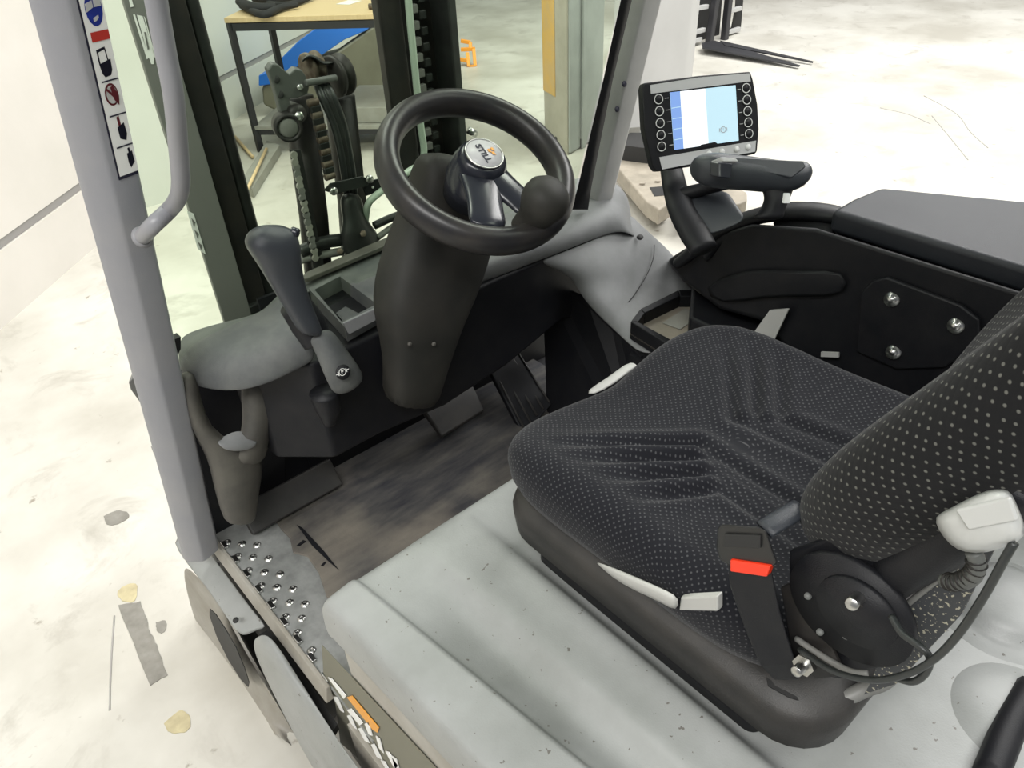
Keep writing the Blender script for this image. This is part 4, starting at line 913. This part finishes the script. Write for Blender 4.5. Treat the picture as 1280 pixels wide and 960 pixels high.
prism('pan_slot', [P(*p, z=1.118) for p in ((958, 848), (964, 852), (968, 858), (996, 872), (998, 876), (985, 872), (960, 858))], (0, 0, .002), 'tyre', st)
# suspension lever
loft('height_lever', [[P(742, 700, x=.535), P(747, 703, x=.535), P(747, 706, x=.545), P(742, 703, x=.545)], [P(765, 706, x=.528), P(764, 722, x=.528), P(766, 724, x=.545), P(767, 710, x=.545)], [P(800, 721, x=.525), P(792, 738, x=.525), P(795, 741, x=.545), P(803, 725, x=.545)], [P(832, 735, x=.525), P(826, 752, x=.525), P(830, 756, x=.545), P(836, 740, x=.545)],
     [P(851, 744, x=.525), P(845, 766, x=.525), P(848, 769, x=.545), P(853, 750, x=.545)]], 'lever', st, sub=1, label='pale grey seat adjusting lever')
prism('height_lever', [P(*p, x=.54) for p in ((850, 747), (897, 745), (897, 765), (848, 764))], (.012, 0, 0), 'lever', st, bevel=.003)
loft('front_lever', [[P(x_, y_, z=1.16) + V((0, 0, dz)) for dz in (0, .008)] + [P(x2, y2, z=1.16) + V((0, 0, dz)) for dz in (.008, 0)] for x_, y_, x2, y2 in ((728, 492, 738, 499), (760, 474, 770, 482), (781, 456, 792, 462), (792, 455, 800, 462))], 'lever', st, sub=1, label='pale grey forward slide lever in front of the cushion')
# seat belt buckle
bkl = loft('buckle_stalk', [[P(a, y_, x=.53), P(b, y_, x=.53), P(b, y_, x=.552), P(a, y_, x=.552)] for a, b, y_ in ((910, 963, 702), (912, 968, 730), (922, 974, 760), (935, 984, 795), (950, 996, 830), (968, 1000, 850))], 'black', st, sub=0, bevel=.003)
loft('belt_buckle', [[P(a, y_, x=.522), P(b, y_ + 3, x=.522), P(b, y_ + 3, x=.558), P(a, y_, x=.558)] for a, b, y_ in ((902, 945, 655), (897, 958, 660), (896, 966, 685), (900, 972, 700), (910, 966, 706))], 'buckle', st, sub=0, bevel=.006)
prism('buckle_slot', [P(*p, x=.519) for p in ((905, 668), (950, 670), (950, 686), (904, 684))], (.003, 0, 0), 'tyre', st, bevel=.001)
prism('release_button', [P(*p, x=.5185) for p in ((912, 700), (963, 708), (958, 722), (912, 715))], (.01, 0, 0), 'redb', st, bevel=.002, label='red buckle release button')
tube('buckle_strap', [P(955, 662, x=.55), P(975, 650, x=.57), P(1002, 634, x=.60)], .008, 'armtop', st, squash=(1.6, .5), cm=3)
# recliner mechanism
lathe('recliner_disc', [(0, 0), (.06, 0), (.064, .004), (.064, .012), (0, .014)], P(1068, 755, x=.555), (-1, 0, 0), 'black', st, n=36)
lathe('recliner_disc', [(0, 0), (.035, 0), (.04, .004), (.04, .01), (0, .012)], P(1075, 760, x=.541), (-1, 0, 0), 'black', st, n=28)
bmx = P(1078, 742, x=.54)
ddb = (P(1060, 760, x=.50) - bmx).normalized()
lathe('recliner_nut', [(0, 0), (.011, 0), (.011, .008), (0, .008)], bmx, ddb, 'rust', st, n=6, smooth=False)
cyl('recliner_bolt', bmx + ddb * .006, bmx + ddb * .034, .0062, 'steel', st)
bmx = P(1012, 825, x=.54); ddb = (P(995, 840, x=.51) - bmx).normalized()
lathe('side_nut', [(0, 0), (.012, 0), (.012, .008), (0, .008)], bmx + ddb * .008, ddb, 'steel', st, n=6, smooth=False)
cyl('side_bolt', bmx, bmx + ddb * .032, .006, 'steel', st)
prism('recliner_plate', [P(*p, x=.56) for p in ((985, 690), (1060, 665), (1110, 700), (1130, 760), (1120, 830), (1050, 850), (1000, 842), (985, 790))], (.01, 0, 0), 'black', st, bevel=.004)
prism('hinge_bracket', [P(*p, x=.548) for p in ((975, 735), (1005, 720), (1030, 790), (1055, 845), (1020, 850), (990, 820))], (.006, 0, 0), 'mastd', st, bevel=.002)
tube('hinge_link', [P(995, 798, x=.545), P(1020, 815, x=.54), P(1060, 838, x=.535), P(1085, 842, x=.54)], .0035, 'mastg', st)
for px, py in ((1025, 790), (1058, 795), (1085, 800), (1010, 745)): cyl('hinge_rivet', P(px, py, x=.55), P(px, py, x=.540), .004, 'bracket', st, n=10)
tube('back_frame_tube', [P(1065, 770, x=.575), P(1110, 725, x=.57), P(1165, 690, x=.565), P(1225, 650, x=.565), P(1290, 600, x=.565)], .022, 'black', st, n=20)
# side flap of the pan: dotted sleeve strip
prism('rear_skirt', [P(*p, x=.575) for p in [(1116, 770), (1215, 690), (1242, 688), (1200, 770), (1120, 855), (1080, 868), (1090, 850)]], (.006, 0, 0), 'skirt', st, label='speckled grey rear skirt of the seat')
tube('skirt_edge', [P(1114, 772, x=.572), P(1165, 730, x=.572), P(1232, 680, x=.572)], .003, 'mastg', st)
tube('pan_rear_edge', [P(1040, 880, z=1.10), P(1080, 862, z=1.12), P(1110, 848, z=1.15), P(1150, 800, z=1.19)], .010, 'mastg', st)
# milky cap with cables
capr = [(1166, 645), (1185, 637), (1222, 616), (1245, 610), (1262, 612), (1268, 622), (1280, 650), (1285, 672), (1262, 682), (1235, 692), (1205, 692), (1187, 682), (1172, 662)]
loft('connector_cover', [[P(px * s_ + 1225 * (1 - s_), py * s_ + 653 * (1 - s_), x=xx) for px, py in capr] for s_, xx in ((.98, .54), (1.0, .51), (.97, .49), (.80, .478))], 'cap', st, sub=1, label='milky white plastic cover on the backrest side')
prism('cover_panel', [P(*p, x=.476) for p in ((1193, 638), (1262, 622), (1272, 652), (1210, 664))], (.004, 0, 0), 'cap', st, bevel=.003)
cbl = tube('seat_cable', [P(1268, 678, x=.49), P(1255, 700, x=.485), P(1230, 745, x=.48), P(1200, 790, x=.475), P(1170, 822, x=.475), P(1135, 842, x=.48), P(1090, 850, x=.49), P(1040, 838, x=.51), P(1000, 812, x=.53)], .0032, 'hose', st, label='black cable looping below the seat')
tube('seat_cable', [P(1114, 770, x=.50), P(1128, 792, x=.49), P(1150, 808, x=.485), P(1162, 822, x=.485), P(1158, 840, x=.485), P(1142, 852, x=.485), P(1121, 848, x=.49)], .0032, 'hose', st)
tube('cable_sleeve', [P(1217, 690, x=.51), P(1222, 705, x=.51), P(1216, 722, x=.51), P(1198, 729, x=.515), P(1180, 726, x=.52)], .0062, 'bracket', st, n=12)
for t in range(9):
    a_ = [P(1220, 700, x=.51), P(1221, 706, x=.51), P(1219, 712, x=.51), P(1215, 718, x=.51), P(1210, 722, x=.512), P(1204, 725, x=.513), P(1198, 727, x=.514), P(1192, 728, x=.516), P(1186, 727, x=.518)]
    lathe('sleeve_rib', [(.006, -.001), (.0078, 0), (.006, .001)], a_[t], (a_[min(t + 1, 8)] - a_[max(t - 1, 0)]), 'mastd', bpy.data.objects['cable_sleeve'] if False else st, n=14)

# ---- right console
cn = node('right_console', (1.35, .6, 1.0), fk)
# cup tray
t_o = [P(*p, z=1.03) for p in ((788, 402), (800, 386), (848, 362), (870, 362), (932, 378), (935, 410), (850, 440))]; 
t_i = [P(*p, z=1.03) for p in ((798, 402), (806, 391), (850, 370), (868, 370), (920, 384), (922, 405), (850, 430))]
bm = bmesh.new()
for i in range(len(t_o)):
    j = (i + 1) % len(t_o); add_prism(bm, [t_o[i], t_o[j], t_i[j], t_i[i]], (0, 0, -.05))
mk('console_tray', bm, 'black', cn, bevel=.003)
prism('tray_bottom', [p + V((0, 0, -.032)) for p in t_o], (0, 0, -.004), 'beige', cn)
prism('paper_slip', [P(*p, z=1.0) for p in ((828, 404), (856, 386), (880, 392), (850, 412))], (0, 0, .001), 'shelf', cn)
prism('pale_hood_strip', [P(*p, x=1.24) for p in ((936, 424), (962, 388), (986, 386), (966, 428))], (.004, 0, 0), 'machine', cn)  # pale strips added for the bits of hood visible past the seat
prism('pale_hood_strip', [P(*p, x=1.24) for p in ((1026, 440), (1048, 441), (1048, 447), (1026, 446))], (.004, 0, 0), 'machine', cn)
# black side body
loft('console_body', [[P(*p, x=1.26 + e_) for p in ((834, 326), (845, 318), (880, 296), (940, 280), (1020, 285), (1300, 372), (1380, 640), (1250, 620), (1100, 520), (1000, 450), (950, 400), (900, 386), (855, 352))] for e_ in (0, .30)], 'black', cn, sub=0, bevel=.01, label='black plastic side console')
pnl = prism('bolted_panel', [P(*p, x=1.247) for p in ((1076, 366), (1090, 351), (1108, 347), (1200, 382), (1224, 400), (1225, 430), (1180, 460), (1120, 462), (1070, 440))], (.010, 0, 0), 'black', cn, bevel=.004)
for px, py in ((1115, 374), (1195, 407), (1117, 440)):
    lathe('dome_bolt', [(.0135, 0), (.0135, .002), (.0095, .003), (.008, .008), (.004, .0105), (0, .011)], P(px, py, x=1.246), (-1, -.1, .3), 'steel', cn, n=16)
grid('console_pocket', [[P(868, 360, x=1.252), P(930, 330, x=1.252), P(1010, 340, x=1.252), P(1060, 332, x=1.252)], [P(900, 384, x=1.25), P(960, 372, x=1.25), P(1010, 372, x=1.25), P(1066, 372, x=1.25)]], 'black', cn, solid=.004, sub=1)
prism('console_base', [(1.235, -.5, .98), (1.44, -.5, .98), (1.46, 1.02, .98), (1.235, .86, .98)], (0, 0, .12), 'black', cn, bevel=.01)
# arm rest box
za = 1.405
top = [P(1040, 262, z=za), P(1066, 247, z=za), P(1100, 233, z=za), P(1300, 252, z=za - .01), P(1460, 290, z=za - .02), P(1400, 372, z=za - .01), P(1280, 334, z=za)]
ab = prism('armrest_box', top, (0, 0, -.045), 'armlid', cn, bevel=.012, segs=4, label='satin black armrest lid')
low = [V((p.x, p.y, za - .046)) for p in top]
prism('armrest_base', low, (.0, 0, -.10), 'black', cn, bevel=.02, segs=3)
# hoop forward of the armrest
tube('armrest_hoop', [P(846, 330, x=1.24), P(862, 318, x=1.25), P(890, 294, x=1.27), P(930, 275, x=1.29), P(985, 264, x=1.31), P(1040, 268, x=1.34), P(1070, 282, x=1.36)], [.014, .017, .018, .019, .02, .02, .018], 'black', cn, n=14, squash=(1.3, .8))
grid('hoop_plate', [[P(960, 272, x=1.31), P(1000, 262, x=1.33), P(1044, 262, x=1.35)], [P(970, 290, x=1.29), P(1005, 284, x=1.31), P(1046, 284, x=1.33)], [P(975, 305, x=1.27), P(1010, 304, x=1.29), P(1050, 306, x=1.31)]], 'black', cn, solid=.01, sub=1)
tube('armrest_hoop', [P(880, 322, x=1.25), P(905, 298, x=1.27), P(940, 293, x=1.29), P(985, 290, x=1.30)], .011, 'black', cn, n=12)
# display support bracket
tube('display_bracket', [P(838, 205, d=1.50), P(844, 235, d=1.47), P(853, 265, d=1.44), P(868, 292, d=1.42), P(880, 312, d=1.40)], [.018, .02, .022, .024, .022], 'black', cn, n=14, squash=(1.2, .7))
grid('bracket_web', [[P(856, 245, d=1.46), P(885, 240, d=1.46), P(912, 238, d=1.45)], [P(864, 270, d=1.45), P(895, 262, d=1.44), P(920, 258, d=1.43)], [P(880, 300, d=1.43), P(905, 290, d=1.42), P(940, 276, d=1.40)]], 'armtop', cn, solid=.008, sub=2)
tube('joystick_arm', [P(850, 244, d=1.46), P(880, 236, d=1.44), P(912, 228, d=1.42)], [.014, .012, .012], 'black', cn, n=10)
# ---- display
q0, q1, q2, q3 = P(802, 104, d=1.385), P(941, 89, d=1.43), P(947, 192, d=1.48), P(814, 216, d=1.43)
def D(u, v, h=0):
    p = (q0 * (1 - u) + q1 * u) * (1 - v) + (q3 * (1 - u) + q2 * u) * v; return p + dnrm * h
dnrm = (q1 - q0).cross(q0 - q3).normalized()
if dnrm.dot(EYE - q0) < 0: dnrm = -dnrm
ds = node('display', D(.5, 1), fk)
def dquad(name, pts, h, th, m, bevel=0, label=None, par=None): return prism(name, [D(u, v, h) for u, v in pts], dnrm * -th, m, par or ds, bevel=bevel, label=label)
dquad('display_case', [(0, .06), (.02, 0), (.5, -.015), (.98, 0), (1.0, .1), (1.03, .4), (1.03, .7), (1.0, .97), (.98, 1.0), (.5, 1.02), (.05, 1.0), (.02, .93), (-.02, .5)], 0, .022, 'black', .004)
dquad('bezel_top', [(.07, .03), (.5, .005), (.965, .02), (.973, .115), (.07, .125)], .0012, .001, 'dgrey')
dquad('bezel_bottom', [(.085, .84), (.99, .835), (.975, .97), (.10, .985)], .0012, .001, 'dgrey')
dquad('screen', [(.235, .135), (.83, .14), (.825, .80), (.225, .785)], .0014, .001, 'scr', label='lit pale blue screen')
dquad('screen_column', [(.325, .137), (.55, .138), (.54, .79), (.31, .787)], .0018, .0004, 'scrw')
dquad('screen_column', [(.235, .135), (.325, .137), (.31, .787), (.225, .785)], .0018, .0004, 'scrb')
for v_ in (.3, .42, .54, .66): dquad('screen_line', [(.235, v_ + .008), (.315, v_ + .005), (.315, v_ + .012), (.235, v_ + .015)], .0022, .0003, 'scr')
dquad('screen_lip', [(.44, .81), (.47, .775), (.60, .77), (.62, .79), (.62, .81)], .0024, .001, 'black')
ic = D(.685, .64, .0022)
lathe('screen_icon', [(.0045, 0), (.0060, 0), (.0060, .0004), (.0045, .0004)], ic, dnrm, 'dgrey', ds, n=24, closed=True)
du = (q1 - q0).normalized(); dvv = (q0 - q3).normalized()
for s_ in (-1, 1): prism('screen_icon', [ic + du * s_ * x_ + dvv * y_ for x_, y_ in ((.007, -.004), (.0085, -.003), (.0085, .003), (.007, .004))], dnrm * .0004, 'dgrey', ds)
text('screen_icon', '!', .008, ic + dnrm * .0003, du, dvv, 'dgrey', ds)
for k_ in range(5):
    for (u_, v_) in ((.13 - .004 * k_, .195 + .1325 * k_), (.925, .19 + .137 * k_)):
        c_ = D(u_, v_, .0014)
        lathe('button_ring', [(.0074, 0), (.0088, 0), (.0088, .0008), (.0074, .0008)], c_, dnrm, 'ring', ds, n=28, closed=True)
        lathe('soft_button', [(0, 0), (.007, 0), (.0068, .0006), (0, .0007)], c_, dnrm, 'black', ds, n=24)
    dquad('key_tick', [(.185, .19 + .1325 * k_), (.22, .19 + .1325 * k_), (.22, .197 + .1325 * k_), (.185, .197 + .1325 * k_)], .0016, .0004, 'dgrey')
    dquad('key_tick', [(.845, .19 + .137 * k_), (.875, .19 + .137 * k_), (.875, .197 + .137 * k_), (.845, .197 + .137 * k_)], .0016, .0004, 'dgrey')
for u_, v_ in ((.54, .90), (.66, .90), (.80, .90), (.91, .90)): lathe('lower_button', [(0, 0), (.006, 0), (.0055, .0015), (0, .0018)], D(u_, v_, .0014), dnrm, 'ring', ds, n=20)
# ---- joystick palm rest
jy = node('joystick', P(940, 250, d=1.36), fk)
loft('palm_rest', [[P(px, py, d=1.33) + (V((0, 0, 1)) * a * hh + V((-.66 * 0 + .2, .75, 0)).normalized() * b * ww) for a, b in ((1, 0), (.8, .65), (0, 1), (-.75, .7), (-1, 0), (-.75, -.7), (0, -1), (.8, -.65))] for px, py, hh, ww in
     ((867, 213, .012, .012), (873, 213, .026, .028), (890, 213, .034, .036), (915, 215, .033, .038), (945, 218, .032, .038), (970, 221, .031, .036), (992, 220, .027, .032), (1006, 213, .018, .024), (1010, 210, .007, .01))], 'armtop', jy, sub=2, label='black padded palm rest')
loft('stick_neck', [[P(x0, y_, d=1.34), P((x0 + x1) / 2, y_, d=1.31), P(x1, y_, d=1.34), P((x0 + x1) / 2, y_, d=1.385)] for x0, x1, y_ in ((930, 1008, 225), (946, 1000, 240), (948, 992, 254), (938, 988, 266), (926, 992, 276))], 'black', jy, sub=2)
prism('rocker_switch', [P(*p, d=1.285) for p in ((901, 196), (920, 197), (924, 202), (904, 202))], (.0, .02, -.012), 'dgrey', jy, bevel=.002)
prism('rocker_switch', [P(*p, d=1.283) for p in ((899, 203), (917, 204), (914, 224), (899, 222))], (.0, .02, -.002), 'blackg', jy, bevel=.003)
prism('palm_rest_flap', [P(*p, d=1.30) for p in ((915, 196), (1004, 201), (1008, 208), (990, 222), (950, 214), (918, 205))], (0, .006, -.006), 'armtop', jy, bevel=.002)
prism('neck_window', [P(*p, d=1.305) for p in ((982, 242), (988, 242), (987, 254), (980, 254))], (0, .004, 0), 'ring', jy)
# right hood / wheel guard mass below console so no void
prism('right_body_side', [(1.20, -.5, .3), (1.43, -.5, .3), (1.43, 1.0, .3), (1.20, 1.0, .3)], (0, 0, .65), 'black', fk)
